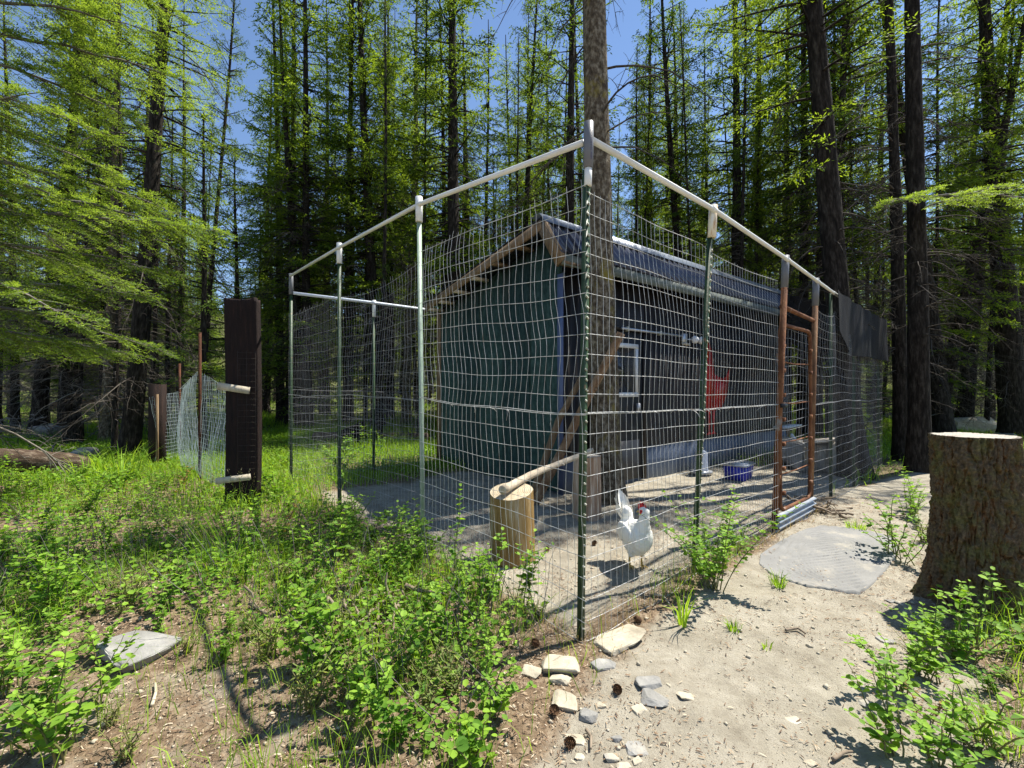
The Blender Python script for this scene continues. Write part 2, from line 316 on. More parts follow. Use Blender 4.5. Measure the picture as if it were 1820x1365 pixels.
def sawn(name, c0, c1, ringscale):
    m, nt = newmat(name); L = nt.links.new
    o = N(nt, 'ShaderNodeOutputMaterial'); p = N(nt, 'ShaderNodeBsdfPrincipled'); L(p.outputs[0], o.inputs[0]); p.inputs['Roughness'].default_value = .9; p.inputs['Specular IOR Level'].default_value = .15
    tc = N(nt, 'ShaderNodeTexCoord'); wv = N(nt, 'ShaderNodeTexWave', wave_type='RINGS', rings_direction='Z'); wv.inputs['Scale'].default_value = ringscale; wv.inputs['Distortion'].default_value = 2.5; wv.inputs['Detail'].default_value = 3; wv.inputs['Detail Scale'].default_value = 1.2
    L(tc.outputs['Object'], wv.inputs['Vector']); nz = N(nt, 'ShaderNodeTexNoise', Scale=16, Detail=6, Roughness=.7); L(tc.outputs['Object'], nz.inputs['Vector'])
    ad = N(nt, 'ShaderNodeMath', operation='MULTIPLY_ADD'); ad.inputs[1].default_value = .35; L(wv.outputs['Fac'], ad.inputs[0]); L(nz.outputs['Fac'], ad.inputs[2])
    cr = ramp(nt, [(.35, c0), (.85, c1)]); L(ad.outputs[0], cr.inputs['Fac']); L(cr.outputs[0], p.inputs['Base Color'])
    b = N(nt, 'ShaderNodeBump', Strength=.4, Distance=.004); L(ad.outputs[0], b.inputs['Height']); L(b.outputs[0], p.inputs['Normal']); return m
M_CUT = sawn('ringed_sawn_end', (.22, .16, .085), (.52, .45, .32), 22)
M_CUTG = sawn('grey_ringed_sawn_end', (.20, .165, .125), (.46, .42, .36), 20)
# ================================================================== GROUND
def pathmask(x, y):
    """1 on the trodden sandy path / pen floor, 0 on the vegetated floor"""
    x = np.atleast_1d(np.asarray(x, float)); y = np.atleast_1d(np.asarray(y, float))
    wob = n2(x, y, .9, 5)*.35
    cx = np.interp(y, [0, 1.5, 2.3, 3.0, 4.2, 6, 8, 11, 16], [.75, .95, 1.35, 2.0, 3.3, 5.3, 7.4, 9.5, 13])
    hw = np.interp(y, [0, 1.5, 2.3, 3.0, 4.2, 5.6, 6.6, 7.6, 16], [.85, .75, .72, .72, .85, .85, .45, -.8, -3])
    a = np.clip((hw+wob-np.abs(x-cx))/.25+.5, 0, 1)
    # pen floor (inside the wire)
    L0 = (x-.353)*(-.7)+(y-2.29)*.714; R0 = (x-.353)*.744+(y-2.29)*.668
    din = np.minimum((x-.353)*.762+(y-2.29)*.674, (x-.353)*-.668+(y-2.29)*.744)
    b = np.clip((din+wob*.25)/.3+.3, 0, 1)*np.clip((8.2-y)/1.2, 0, 1)*np.clip((4.6-L0)/.8, 0, 1)
    # bare soil lower left, around the stones
    c = np.clip((.75-np.hypot((x+1.35)/1.5, (y-1.75)/.55)+wob*.8)/.35, 0, 1)*.42
    return np.clip(np.maximum(np.maximum(a, b), c), 0, 1)
def gz(x, y):
    x = np.atleast_1d(np.asarray(x, float)); y = np.atleast_1d(np.asarray(y, float))
    r = np.hypot(x, y)
    far = np.clip((r-9)/12, 0, 1)
    z = n2(x, y, .13, 1, 3)*.9*far + n2(x, y, .8, 2, 3)*.035*(1-.3*far)
    hl = np.clip((y-34)/45, 0, 1); z += 13*hl*hl*(3-2*hl) + .05*np.clip(y-18, 0, 20)
    z += n2(x, y, 3.1, 3, 3)*.020+n2(x, y, 8, 4, 3)*.010
    z += .10*np.exp(-(((x+1.7)/1.3)**2+((y-2.75)/.7)**2))       # slight rise under the thicket
    z += .05*np.exp(-(((x-1.4)/.5)**2+((y-4.75)/.4)**2))        # dust heap in the pen
    z += .05*np.exp(-(((x-.75)/.6)**2+((y-3.5)/.35)**2))
    return z
def gz1(x, y): return float(gz(x, y)[0])
def axis(n, a, b, p):
    t = np.linspace(-1, 1, n); s_ = np.sign(t)*(np.abs(t)**p); return np.where(s_ < 0, -a*np.abs(s_), b*s_)
gx = axis(420, 160, 160, 3.2); gy = np.concatenate([np.linspace(-40, -1.0, 14), np.linspace(-.9, 6.5, 250), 6.5+(np.linspace(0, 1, 150)[1:]**2.6)*190])
gx = np.unique(np.concatenate([gx[np.abs(gx) > 3.6], np.linspace(-3.6, 3.6, 240)]))
XX, YY = np.meshgrid(gx, gy); xs = XX.ravel(); ys = YY.ravel(); zs = gz(xs, ys)
pm = pathmask(xs, ys)
i = np.arange(len(gy)-1)[:, None]*len(gx)+np.arange(len(gx)-1)[None]
Q = np.stack([i, i+1, i+len(gx)+1, i+len(gx)], -1).reshape(-1, 4)
def ground_mat():
    m, nt = newmat('forest_floor'); L = nt.links.new
    o = N(nt, 'ShaderNodeOutputMaterial'); p = N(nt, 'ShaderNodeBsdfPrincipled'); L(p.outputs[0], o.inputs[0])
    tc = N(nt, 'ShaderNodeTexCoord'); at = N(nt, 'ShaderNodeAttribute', attribute_name='tint')
    def noise(sc, det=6, ro=.65):
        n = N(nt, 'ShaderNodeTexNoise', Scale=sc, Detail=det, Roughness=ro); L(tc.outputs['Object'], n.inputs['Vector']); return n.outputs['Fac']
    def mixc(f, a, b):
        x = N(nt, 'ShaderNodeMixRGB'); L(f, x.inputs['Fac']); L(a, x.inputs['Color1']); L(b, x.inputs['Color2']); return x.outputs[0]
    sand = ramp(nt, [(.3, (.205, .178, .132)), (.5, (.305, .274, .212)), (.7, (.395, .362, .29))]); L(noise(5, 10, .72), sand.inputs['Fac'])
    lit = ramp(nt, [(.32, (.075, .050, .030)), (.5, (.19, .135, .085)), (.66, (.33, .26, .18))]); L(noise(16, 10, .75), lit.inputs['Fac'])
    grn = ramp(nt, [(.35, (.055, .050, .022)), (.5, (.10, .115, .035)), (.65, (.17, .18, .06))]); L(noise(2.4, 8, .7), grn.inputs['Fac'])
    sep = N(nt, 'ShaderNodeSeparateXYZ'); L(tc.outputs['Object'], sep.inputs[0])
    far = N(nt, 'ShaderNodeMapRange'); far.inputs[1].default_value = 5; far.inputs[2].default_value = 11; L(sep.outputs['Y'], far.inputs[0])
    base = mixc(far.outputs[0], lit.outputs[0], grn.outputs[0])
    md = N(nt, 'ShaderNodeMath', operation='MULTIPLY_ADD'); md.inputs[1].default_value = 1.7; L(noise(2.6, 9, .72), md.inputs[0]); md.inputs[2].default_value = -.88
    ad = N(nt, 'ShaderNodeMath', operation='ADD'); L(at.outputs['Fac'], ad.inputs[0]); L(md.outputs[0], ad.inputs[1])
    rr = ramp(nt, [(.32, (0, 0, 0)), (.68, (1, 1, 1))]); L(ad.outputs[0], rr.inputs['Fac'])
    col = mixc(rr.outputs[0], base, sand.outputs[0])
    # needles, chips and specks lying in the sand
    vo = N(nt, 'ShaderNodeTexVoronoi', Scale=95); L(tc.outputs['Object'], vo.inputs['Vector'])
    sp = ramp(nt, [(.16, (1, 1, 1)), (.26, (0, 0, 0))]); L(vo.outputs['Distance'], sp.inputs['Fac'])
    pk = ramp(nt, [(.44, (0, 0, 0)), (.60, (.85, .85, .85))]); L(noise(7, 8, .7), pk.inputs['Fac'])
    mu = N(nt, 'ShaderNodeMath', operation='MULTIPLY'); L(sp.outputs[0], mu.inputs[0]); L(pk.outputs[0], mu.inputs[1])
    br = N(nt, 'ShaderNodeRGB'); br.outputs[0].default_value = (.11, .07, .04, 1)
    col = mixc(mu.outputs[0], col, br.outputs[0])
    L(col, p.inputs['Base Color']); p.inputs['Roughness'].default_value = .95; p.inputs['Specular IOR Level'].default_value = .15
    b1 = N(nt, 'ShaderNodeBump', Strength=.55, Distance=.03); L(noise(26, 10, .75), b1.inputs['Height'])
    b2 = N(nt, 'ShaderNodeBump', Strength=.5, Distance=.008); L(noise(140, 4, .7), b2.inputs['Height']); L(b1.outputs[0], b2.inputs['Normal'])
    L(b2.outputs[0], p.inputs['Normal'])
    return m
ground = obj('ground', mesh_np('ground', np.stack([xs, ys, zs], 1), [Q], [ground_mat()], smooth=True, tint=pm), kind='structure')

# ================================================================== SHED
RD = np.array([.786, .618, 0]); LD = np.array([-.618, .786, 0]); UP = np.array([0, 0, 1.])
S0 = np.array([.628, 5.47, 0])                       # near corner of the shed, on the ground
SH_ROT = math.atan2(RD[1], RD[0])
shed = thing('shed', 'small metal sided shed with blue metal roof standing inside the wire pen', 'shed', tuple(S0), SH_ROT)
# local frame: x = along the long side wall (R), y = along the gable wall (L), z up
LEN, WID, EAVE, ZR, YR = 6.5, 2.96, 2.70, 3.30, .10
ZL = 2.72
def rib_panel(w, h0, h1, ribs, depth=.018, th=.004, shear_top=None):
    """ribbed sheet, local x 0..w, outer side -y, z h0..h1 (h1 callable of x allowed)"""
    xsn = [0]
    prof = [0]
    pitch = w/ribs
    for k in range(ribs):
        c = (k+.5)*pitch
        for dx, d in ((-.030, 0), (-.016, depth), (.016, depth), (.030, 0)):
            xsn.append(c+dx); prof.append(d)
    xsn.append(w); prof.append(0)
    xsn = np.array(xsn); prof = np.array(prof); n = len(xsn)
    top = np.array([h1(x) for x in xsn]) if callable(h1) else np.full(n, h1)
    V = np.vstack([np.stack([xsn, -prof, np.full(n, h0)], 1), np.stack([xsn, -prof, top], 1),
                   np.stack([xsn, -prof+th, np.full(n, h0)], 1), np.stack([xsn, -prof+th, top], 1)])
    j = np.arange(n-1)
    Qp = np.vstack([np.stack([j, j+1, n+j+1, n+j], 1), np.stack([2*n+j+1, 2*n+j, 3*n+j, 3*n+j+1], 1), np.stack([n+j, n+j+1, 3*n+j+1, 3*n+j], 1),
                    [[0, n, 3*n, 2*n], [n-1, 2*n-1+0, 4*n-1, 3*n-1]]])
    return V, Qp
# foundation
MB().box((LEN/2, WID/2, .22), (LEN-.02, WID-.02, .50)).build('foundation', M_CONC, shed)
# dark inner core so the sheets have a body behind them (framing)
core = MB(); core.box((LEN/2, WID/2, 1.55), (LEN-.06, WID-.08, 2.15)); core.build('wall_framing', M_BROWN, shed)
# side wall sheets (brown), leaving the doorway x .45..1.50
DX0, DX1 = .45, 1.50
k = 0
for a, b in ((0.02, DX0-.05), (DX1+.05, 2.42), (2.424, 3.30), (3.304, 4.18), (4.184, 5.06), (5.064, 5.9), (5.904, LEN)):
    V, Qp = rib_panel(b-a, .47, EAVE+.05, max(2, int(round((b-a)/.125))))
    me = mesh_np('wall_panel', V, [Qp], [M_BROWN]); o = obj('wall_panel', me, shed); o.location = (a, -.012, 0)
V, Qp = rib_panel(DX1-DX0+.10, 2.06, EAVE+.05, 8)
o = obj('wall_panel', mesh_np('wall_panel', V, [Qp], [M_BROWN]), shed); o.location = (DX0-.05, -.012, 0)
# gable wall sheets (teal): outer side is -x local -> rotate panel so its x runs along -y
def rooftop(y):                                         # underside of the roof over the gable at local y
    return (ZR-.10-(y-YR)*(ZR-ZL)/(WID+.05-YR)) if y > YR else ZR-.10-(YR-y)*1.2
for kp, (a, b) in enumerate(((0.03, .62), (.624, 1.21), (1.214, 1.80), (1.804, 2.38), (2.384, WID))):
    V, Qp = rib_panel(b-a, .02, lambda x, b=b: rooftop(b-x)-.02, 6, depth=.014)
    Vr = np.stack([V[:, 1]-.012, b-V[:, 0], V[:, 2]], 1)
    obj('wall_panel', mesh_np('wall_panel', Vr-[.003*(kp % 2), 0, 0], [Qp], [M_TEAL2 if kp % 2 else M_TEAL]), shed)
# blue corner trim, lower blue flashing on the near corner
tb = MB(); tb.box((-.032, .036, 1.33), (.006, .10, 2.66)); tb.build('corner_trim', M_BLUETRIM, shed)
# timber corner post at the far end of the gable
MB().box((.03, WID+.075, 1.32), (.11, .11, 2.64)).build('corner_post', M_BOARD, shed)
# door with white framed screen
door = MB().box(((DX0+DX1)/2, -.012, 1.05), (DX1-DX0-.02, .04, 2.0)).build('door', M_DARKDOOR, shed)
MB().box(((DX0+DX1)/2+.02, -.040, 1.53), (.62, .012, .60)).build('screen', M_GLASS, door)
fr = MB()
for c, s_ in (((DX0+DX1)/2+.02, 1.86), ((DX0+DX1)/2+.02, 1.20)): fr.box((c, -.045, s_), (.74, .03, .06))
for dx in (-.345, .345): fr.box(((DX0+DX1)/2+.02+dx, -.044, 1.53), (.05, .028, .60))
fr.build('screen_frame', M_WHITE, door)
MB().box((DX1-.13, -.05, 1.02), (.05, .05, .12)).build('handle', M_GALV, door)
MB().box(((DX0+DX1)/2, -.036, .34), (.86, .012, .48)).build('kick_panel', M_DARKDOOR, door)
db = MB()
for x in (DX0-.03, DX1+.03): db.box((x, -.03, 1.05), (.06, .05, 2.04))
db.box(((DX0+DX1)/2, -.03, 2.09), (DX1-DX0+.12, .05, .05)); db.build('door_frame', M_BROWN, shed)
# roof: steep short front slope, long shallow back slope
OG, OE = .30, .26                                      # rake and eave overhang
def slope_panel(x0, x1, p0, p1, ribs, mat, name):
    """ribbed sheet between ridge p0=(y,z) and eave p1=(y,z), local x range"""
    d = np.array([0, p1[0]-p0[0], p1[1]-p0[1]]); ln = np.linalg.norm(d); d = d/ln
    nrm = np.array([0, -d[2], d[1]]); nrm = nrm if nrm[2] > 0 else -nrm
    V, Qp = rib_panel(x1-x0, 0, ln, ribs, depth=.022)
    W = np.array([x0, p0[0], p0[1]])+V[:, :1]*np.array([1, 0, 0])+V[:, 2:]*d-V[:, 1:2]*nrm
    return obj(name, mesh_np(name, W, [Qp], [mat]), shed)
pr = (YR, ZR); pe = (-OE, 2.80); pl = (WID+.10, ZL)
xs_r = np.linspace(-OG, LEN+.2, 9)
for a, b in zip(xs_r[:-1], xs_r[1:]):
    slope_panel(a+.002, b-.002, (YR+.01, ZR), pe, 6, M_ROOF, 'roof_panel')
    slope_panel(a+.002, b-.002, (YR-.01, ZR), pl, 5, M_ROOF, 'roof_panel')
rc = MB(); L_ = LEN+.2+OG
for p1 in ((YR-.09, ZR-.10), (YR+.15, ZR+.00)):
    P = np.array([[-OG-.01, YR, ZR+.045], [LEN+.21, YR, ZR+.045], [LEN+.21, p1[0], p1[1]+.03], [-OG-.01, p1[0], p1[1]+.03]])
    rc.add(np.vstack([P, P-[0, 0, .006]]), [[0, 1, 2, 3], [7, 6, 5, 4], [0, 3, 7, 4], [1, 5, 6, 2], [2, 6, 7, 3]])
rc.build('ridge_cap', M_RIDGE, shed)
def plank(p, q, up_, wdt, th, mat, name, parent):
    """board from p to q (local), width along up_, thickness th along cross"""
    p = np.array(p, float); q = np.array(q, float); d = unit(q-p); u = np.array(up_, float); u = unit(u-d*np.dot(u, d)); n_ = np.cross(d, u)
    P = np.array([p+a*u*wdt/2+b*n_*th/2 for a in (-1, 1) for b in (-1, 1)]+[q+a*u*wdt/2+b*n_*th/2 for a in (-1, 1) for b in (-1, 1)])
    return MB().add(P, [[0, 1, 3, 2], [4, 6, 7, 5], [0, 4, 5, 1], [2, 3, 7, 6], [0, 2, 6, 4], [1, 5, 7, 3]]).build(name, mat, parent)
plank((-OG+.02, YR-.01, ZR-.09), (-OG+.02, pl[0]-.02, pl[1]-.09), UP, .115, .035, M_BOARD, 'rake_board', shed)
plank((-OG+.022, YR-.015, ZR-.10), (-OG+.022, pe[0]+.03, pe[1]-.10), UP, .15, .035, M_BOARD, 'rake_board', shed)
plank((-OG+.03, -OE+.02, 2.735), (LEN+.19, -OE+.02, 2.735), UP, .12, .03, M_FASCIA, 'eave_fascia', shed)
for yy in (.55, 1.05, 1.55, 2.05, 2.5, 2.85):            # lookouts under the rake
    z = rooftop(yy)-.03
    MB().box((-OG/2-.02, yy, z-.02), (OG-.05, .10, .035)).build('lookout', M_BOARDL if yy > 1.3 else M_BOARD, shed)
plank((-OG+.04, -OE+.05, 2.70), (-.02, -OE+.05, 2.70), UP, .03, .10, M_BOARD, 'soffit_board', shed)
def SL(x, y, z):                                        # shed local -> world
    return S0+RD*x+LD*y+UP*z
# ---- things on the shed wall
def wallthing(name, label, cat, x, z):
    p = SL(x, -.05, z); return thing(name, label, cat, tuple(p), SH_ROT)
t = wallthing('conduit_pipe', 'pale metal conduit running along the shed wall above the door', 'pipe', 1.0, 2.08)
MB().tube([(-.02, -.03, 0), (1.40, -.03, 0)], .018, 8).build('pipe', M_GALV, t)
for x in (.1, .85): MB().box((x, -.02, 0), (.03, .06, .06)).build('bracket', M_STUD, t)
t = wallthing('wall_light', 'wall light with two white globes on the shed wall', 'light fixture', 2.50, 2.06)
MB().box((-.02, -.02, -.02), (.10, .06, .16)).build('back_box', M_GALV, t)
MB().box((.0, -.05, -.10), (.16, .05, .03)).build('mounting_plate', M_BOARDL, t)
for x in (.17, .36):
    s_ = MB(); n = 12
    th = np.linspace(0, np.pi, 9); ph = np.arange(n)*2*np.pi/n
    P = np.array([[.06*np.sin(a)*np.cos(b)+x, .06*np.sin(a)*np.sin(b)-.09, .06*np.cos(a)-.02] for a in th for b in ph])
    Qs = [[i*n+j, i*n+(j+1) % n, (i+1)*n+(j+1) % n, (i+1)*n+j] for i in range(8) for j in range(n)]
    s_.add(P, Qs); s_.build('globe', M_BULB, t, smooth=True)
    MB().tube([(x-.14, -.03, -.02), (x-.02, -.08, -.02)], .012, 6).build('arm', M_GALV, t)
# red bird cut-out on the wall
t = wallthing('bird_cutout', 'flat red bird shaped cut-out hung on the brown shed wall', 'wall sign', 3.32, .92)
body = [(-.14, .02), (-.02, -.10), (.10, .0), (.34, .06), (.50, .24), (.58, .44), (.62, .72), (.50, .60), (.38, .55), (.10, .60), (.05, .85), (.0, 1.02), (-.06, 1.12), (-.14, 1.10), (-.15, 1.02), (-.24, .98), (-.15, .94), (-.12, .80), (-.16, .5)]
# drawn as a fan-safe strip: split into convex-ish pieces of one plate
pl_ = MB(); pl_.prism([(-.16, .0), (.10, .0), (.10, .60), (.05, .85), (.0, 1.02), (-.12, .80), (-.16, .5)], .012)
pl_.prism([(.098, .0), (.34, .06), (.50, .24), (.56, .44), (.50, .58), (.36, .545), (.098, .60)], .012)
pl_.prism([(.50, .581), (.561, .441), (.63, .74)], .012)
pl_.build('body', M_RED, t)
hd = MB(); hd.prism([(-.121, .801), (.0, 1.021), (-.06, 1.12), (-.14, 1.10), (-.15, 1.02), (-.26, .985), (-.15, .94)], .012); hd.build('head', M_RED, t)
for dx in (-.06, .08): 
    lg = MB(); lg.prism([(dx-.02, -.34), (dx+.02, -.34), (dx+.03, -.002), (dx-.03, -.002)], .012); lg.prism([(dx-.09, -.38), (dx+.07, -.38), (dx+.02, -.341), (dx-.02, -.341)], .012); lg.build('leg', M_RED, t)
# feed bin, drinker and trough beside the wall
p = SL(2.72, -.78, 0); t = thing('storage_bin', 'blue plastic bin with pale lid against the shed foundation', 'bin', (p[0], p[1], gz1(p[0], p[1])), SH_ROT+.15)
b_ = MB(); b_.box((0, 0, .10), (.36, .26, .20), taper=1.12); b_.build('tub', M_BLUEBIN, t)
l_ = MB(); l_.box((0, 0, .213), (.44, .33, .025)); l_.box((0, 0, .233), (.38, .27, .02)); l_.build('lid', M_GALV, t)
p = SL(2.60, -.28, 0); t = thing('drinker', 'dull blue grey upright plastic drinker standing behind the blue bin', 'drinker', (p[0], p[1], gz1(p[0], p[1])), SH_ROT)
MB().tube([(0, 0, .0), (0, 0, .05), (0, 0, .051), (0, 0, .34), (0, 0, .37)], [.13, .13, .10, .09, .04], 14).build('tank', M_CONC, t, smooth=False)
MB().tube([(0, 0, .02), (0, 0, .06)], [.155, .165], 14).build('base_dish', M_GALV, t)
p = SL(5.2, -.5, 0); t = thing('trestle', 'low pale wooden trestle along the shed near the gate', 'trestle', (p[0], p[1], gz1(p[0], p[1])), SH_ROT+.1)
MB().box((0, 0, .62), (.9, .22, .03)).build('plank', M_RAILB, t)
for x in (-.36, .36):
    for y in (-.08, .08): plank((x, y*1.6, 0), (x, y, .60), (1, 0, 0), .05, .03, M_BOARD, 'leg', t)
plank((-.42, -.16, .50), (.40, -.16, .12), UP, .06, .025, M_RAILB, 'brace', t)

# ================================================================== FENCE
def T(px_, Y, z): return np.array([PX(px_, Y), Y, z])
P0 = np.array([.353, 2.29]); P1 = np.array([-.673, 3.45]); P2 = np.array([-1.762, 4.65]); P3 = np.array([-2.86, 5.9])
P4 = np.array([1.255, 3.11]); G1 = np.array([2.36, 4.10]); G2 = np.array([3.12, 4.77]); A1 = np.array([3.76, 5.35]); A2 = np.array([4.57, 6.07]); A3 = np.array([5.75, 7.13])
B1 = np.array([-1.99, 6.58]); B2 = np.array([-1.36, 7.08])
def tpost(label, xy, top, lean=(0, 0), mat=M_GREEN, sleeve=None, rz=0.7, studs=True, name='fence_post', group='steel fence posts of the wire pen'):
    z0 = gz1(*xy); t = thing(name, label, 'fence post', (xy[0], xy[1], z0), 0, group)
    H = top-z0; t.rotation_euler = Matrix.Rotation(math.atan2(lean[0], H), 4, 'Y').to_euler() if lean[0] else (0, 0, 0)
    m = Matrix.Rotation(rz, 4, 'Z')
    s_ = MB(); s_.box((0, 0, H/2-.15), (.036, .004, H+.30)); s_.box((0, .0165, H/2-.15), (.005, .029, H+.30))
    o = s_.build('shaft', mat, t); o.rotation_euler = (0, 0, rz)
    if studs:
        st = MB(); 
        for k in range(int((H-.1)/.052)):
            st.box((.004*math.sin(k*1.7), -.0055, .06+k*.052), (.017, .007, .0085), Matrix.Rotation(.5, 4, 'Y'))
        o = st.build('stud_row', M_STUD if mat is M_GREEN else mat, t, kind='stuff'); o.rotation_euler = (0, 0, rz)
    if sleeve:
        for (za, zb, r, sm) in sleeve:
            q = MB(); q.tube([(0, 0, za-z0), (0, 0, za-z0+.001), (0, 0, zb-z0-.001), (0, 0, zb-z0)], [r*.9, r, r, r*.9], 16)
            q.build('pipe_sleeve', sm, t, smooth=False)
    return t
cp = tpost('tall green studded corner post of the pen with grey printed pipe cap', P0, 2.37, lean=(.03, 0), rz=.85, sleeve=[(2.37, 2.60, .025, M_PVCG), (2.28, 2.369, .019, M_PVC)])
# lettering printed down the grey cap
cu = bpy.data.curves.new('print', 'FONT'); cu.body = 'NEMA TC-2 SUNLIGHT R'; cu.size = .0145; cu.extrude = .0002; cu.align_x = 'CENTER'; cu.align_y = 'CENTER'
tmp = bpy.data.objects.new('tmp_print', cu); COL.objects.link(tmp)
dg = bpy.context.evaluated_depsgraph_get(); me = bpy.data.meshes.new_from_object(tmp.evaluated_get(dg)); bpy.data.objects.remove(tmp)
me.materials.clear(); me.materials.append(M_INK)
co = np.empty(len(me.vertices)*3); me.vertices.foreach_get('co', co); co = co.reshape(-1, 3)
rr_ = .0254; an = -co[:, 1]/rr_ + R_(-90+30)                 # wrap the text round the pipe, reading upwards
W = np.stack([(rr_+co[:, 2])*np.cos(-co[:, 1]/rr_*-1+R_(-90+28)), (rr_+co[:, 2])*np.sin(-co[:, 1]/rr_*-1+R_(-90+28)), co[:, 0]+2.485-gz1(*P0)], 1)
# reading upward: text x -> +z, text y (up) -> -tangent
ang = R_(-62)-co[:, 1]/rr_
W[:, 0] = (rr_+co[:, 2])*np.cos(ang); W[:, 1] = (rr_+co[:, 2])*np.sin(ang)
me.vertices.foreach_set('co', W.ravel()); me.update()
obj('printed_lettering', me, cp)
tpost('pale sage green post second along the left fence with white pipe cap', P1, 2.56, lean=(-.03, 0), mat=M_SAGE, rz=.6, studs=False, sleeve=[(2.53, 2.72, .027, M_PVC)])
tpost('dark green post in the middle of the left fence with white pipe cap', P2, 2.56, rz=.6, studs=False, sleeve=[(2.55, 2.76, .027, M_PVC)])
tpost('dark green post at the far left corner of the pen with grey pipe cap', P3, 2.52, rz=.6, studs=False, sleeve=[(2.50, 2.77, .027, M_PVCG)])
tpost('dark post of the back fence left of the shed with white pipe cap', B1, 2.40, rz=1.2, studs=False, sleeve=[(2.32, 2.56, .026, M_PVC)])
tpost('green studded post right of the corner with rust streaked white cap', P4, 2.33, lean=(.11, 0), rz=.95, sleeve=[(2.30, 2.52, .028, M_PVCR)])
def pipepost(label, xy, top, mat, cap, lean):
    z0 = gz1(*xy); t = thing('fence_post', label, 'fence post', (xy[0], xy[1], z0), 0, 'steel fence posts of the wire pen'); H = top-z0
    t.rotation_euler = (0, math.atan2(lean, H), 0)
    MB().tube([(0, 0, -.2), (0, 0, H)], .026, 12).build('shaft', mat, t, smooth=False)
    MB().tube([(0, 0, H-.24), (0, 0, H+.05)], .031, 14).build('pipe_sleeve', cap, t)
    return t
pipepost('rusty orange pipe post at the hinge side of the gate', G1, 2.42, M_RUST, M_PVCG, .10)
pipepost('brown rusty pipe post at the latch side of the gate', G2, 2.38, M_RUSTD, M_PVCG, .06)
tpost('thin dark post just past the gate below the hanging cloth', A1, 2.40, rz=.9, studs=False)
tpost('dark post under the black cloth in front of the big flared trunk', A2, 2.36, rz=.9, studs=False)
tpost('last dark post at the far right end of the pen fence', A3, 2.30, rz=.9, studs=False)
def rail(label, pts, r, mat, name='top_rail'):
    t = thing(name, label, 'rail', tuple(pts[0])); P = np.array(pts)-np.array(pts[0])
    MB().tube(P, r, 12).build('pipe', mat, t, smooth=False)
    # couplers where lengths join
    for k in range(1, len(P)-1):
        d = unit(P[k+1]-P[k-1]); MB().tube([P[k]-d*.03, P[k]+d*.03], r*1.18, 12).build('coupler', mat, t)
    return t
c0 = (P0[0]+.03, P0[1])
rail('white plastic rail rising from the left posts to the corner post', [(c0[0]-.02, c0[1]+.02, 2.51), (P1[0]-.02, P1[1]-.025, 2.655), (P2[0], P2[1]-.03, 2.70), (P3[0], P3[1]-.02, 2.735)], .0155, M_PVC)
rail('white plastic rail running from the corner post over the gate', [(c0[0]+.02, c0[1]+.015, 2.52), (P4[0]+.105, P4[1]-.035, 2.475), (G1[0]+.10, G1[1]-.03, 2.425), (G2[0]+.06, G2[1]-.03, 2.39), (A1[0]+.02, A1[1], 2.40), (A3[0], A3[1], 2.33)], .0165, M_PVC)
rail('bluish pipe rail across the back of the pen left of the shed', [(P3[0]+.02, P3[1]+.01, 2.52), (B1[0], B1[1]-.03, 2.52), (B2[0], B2[1], 2.52)], .02, M_RAILB)

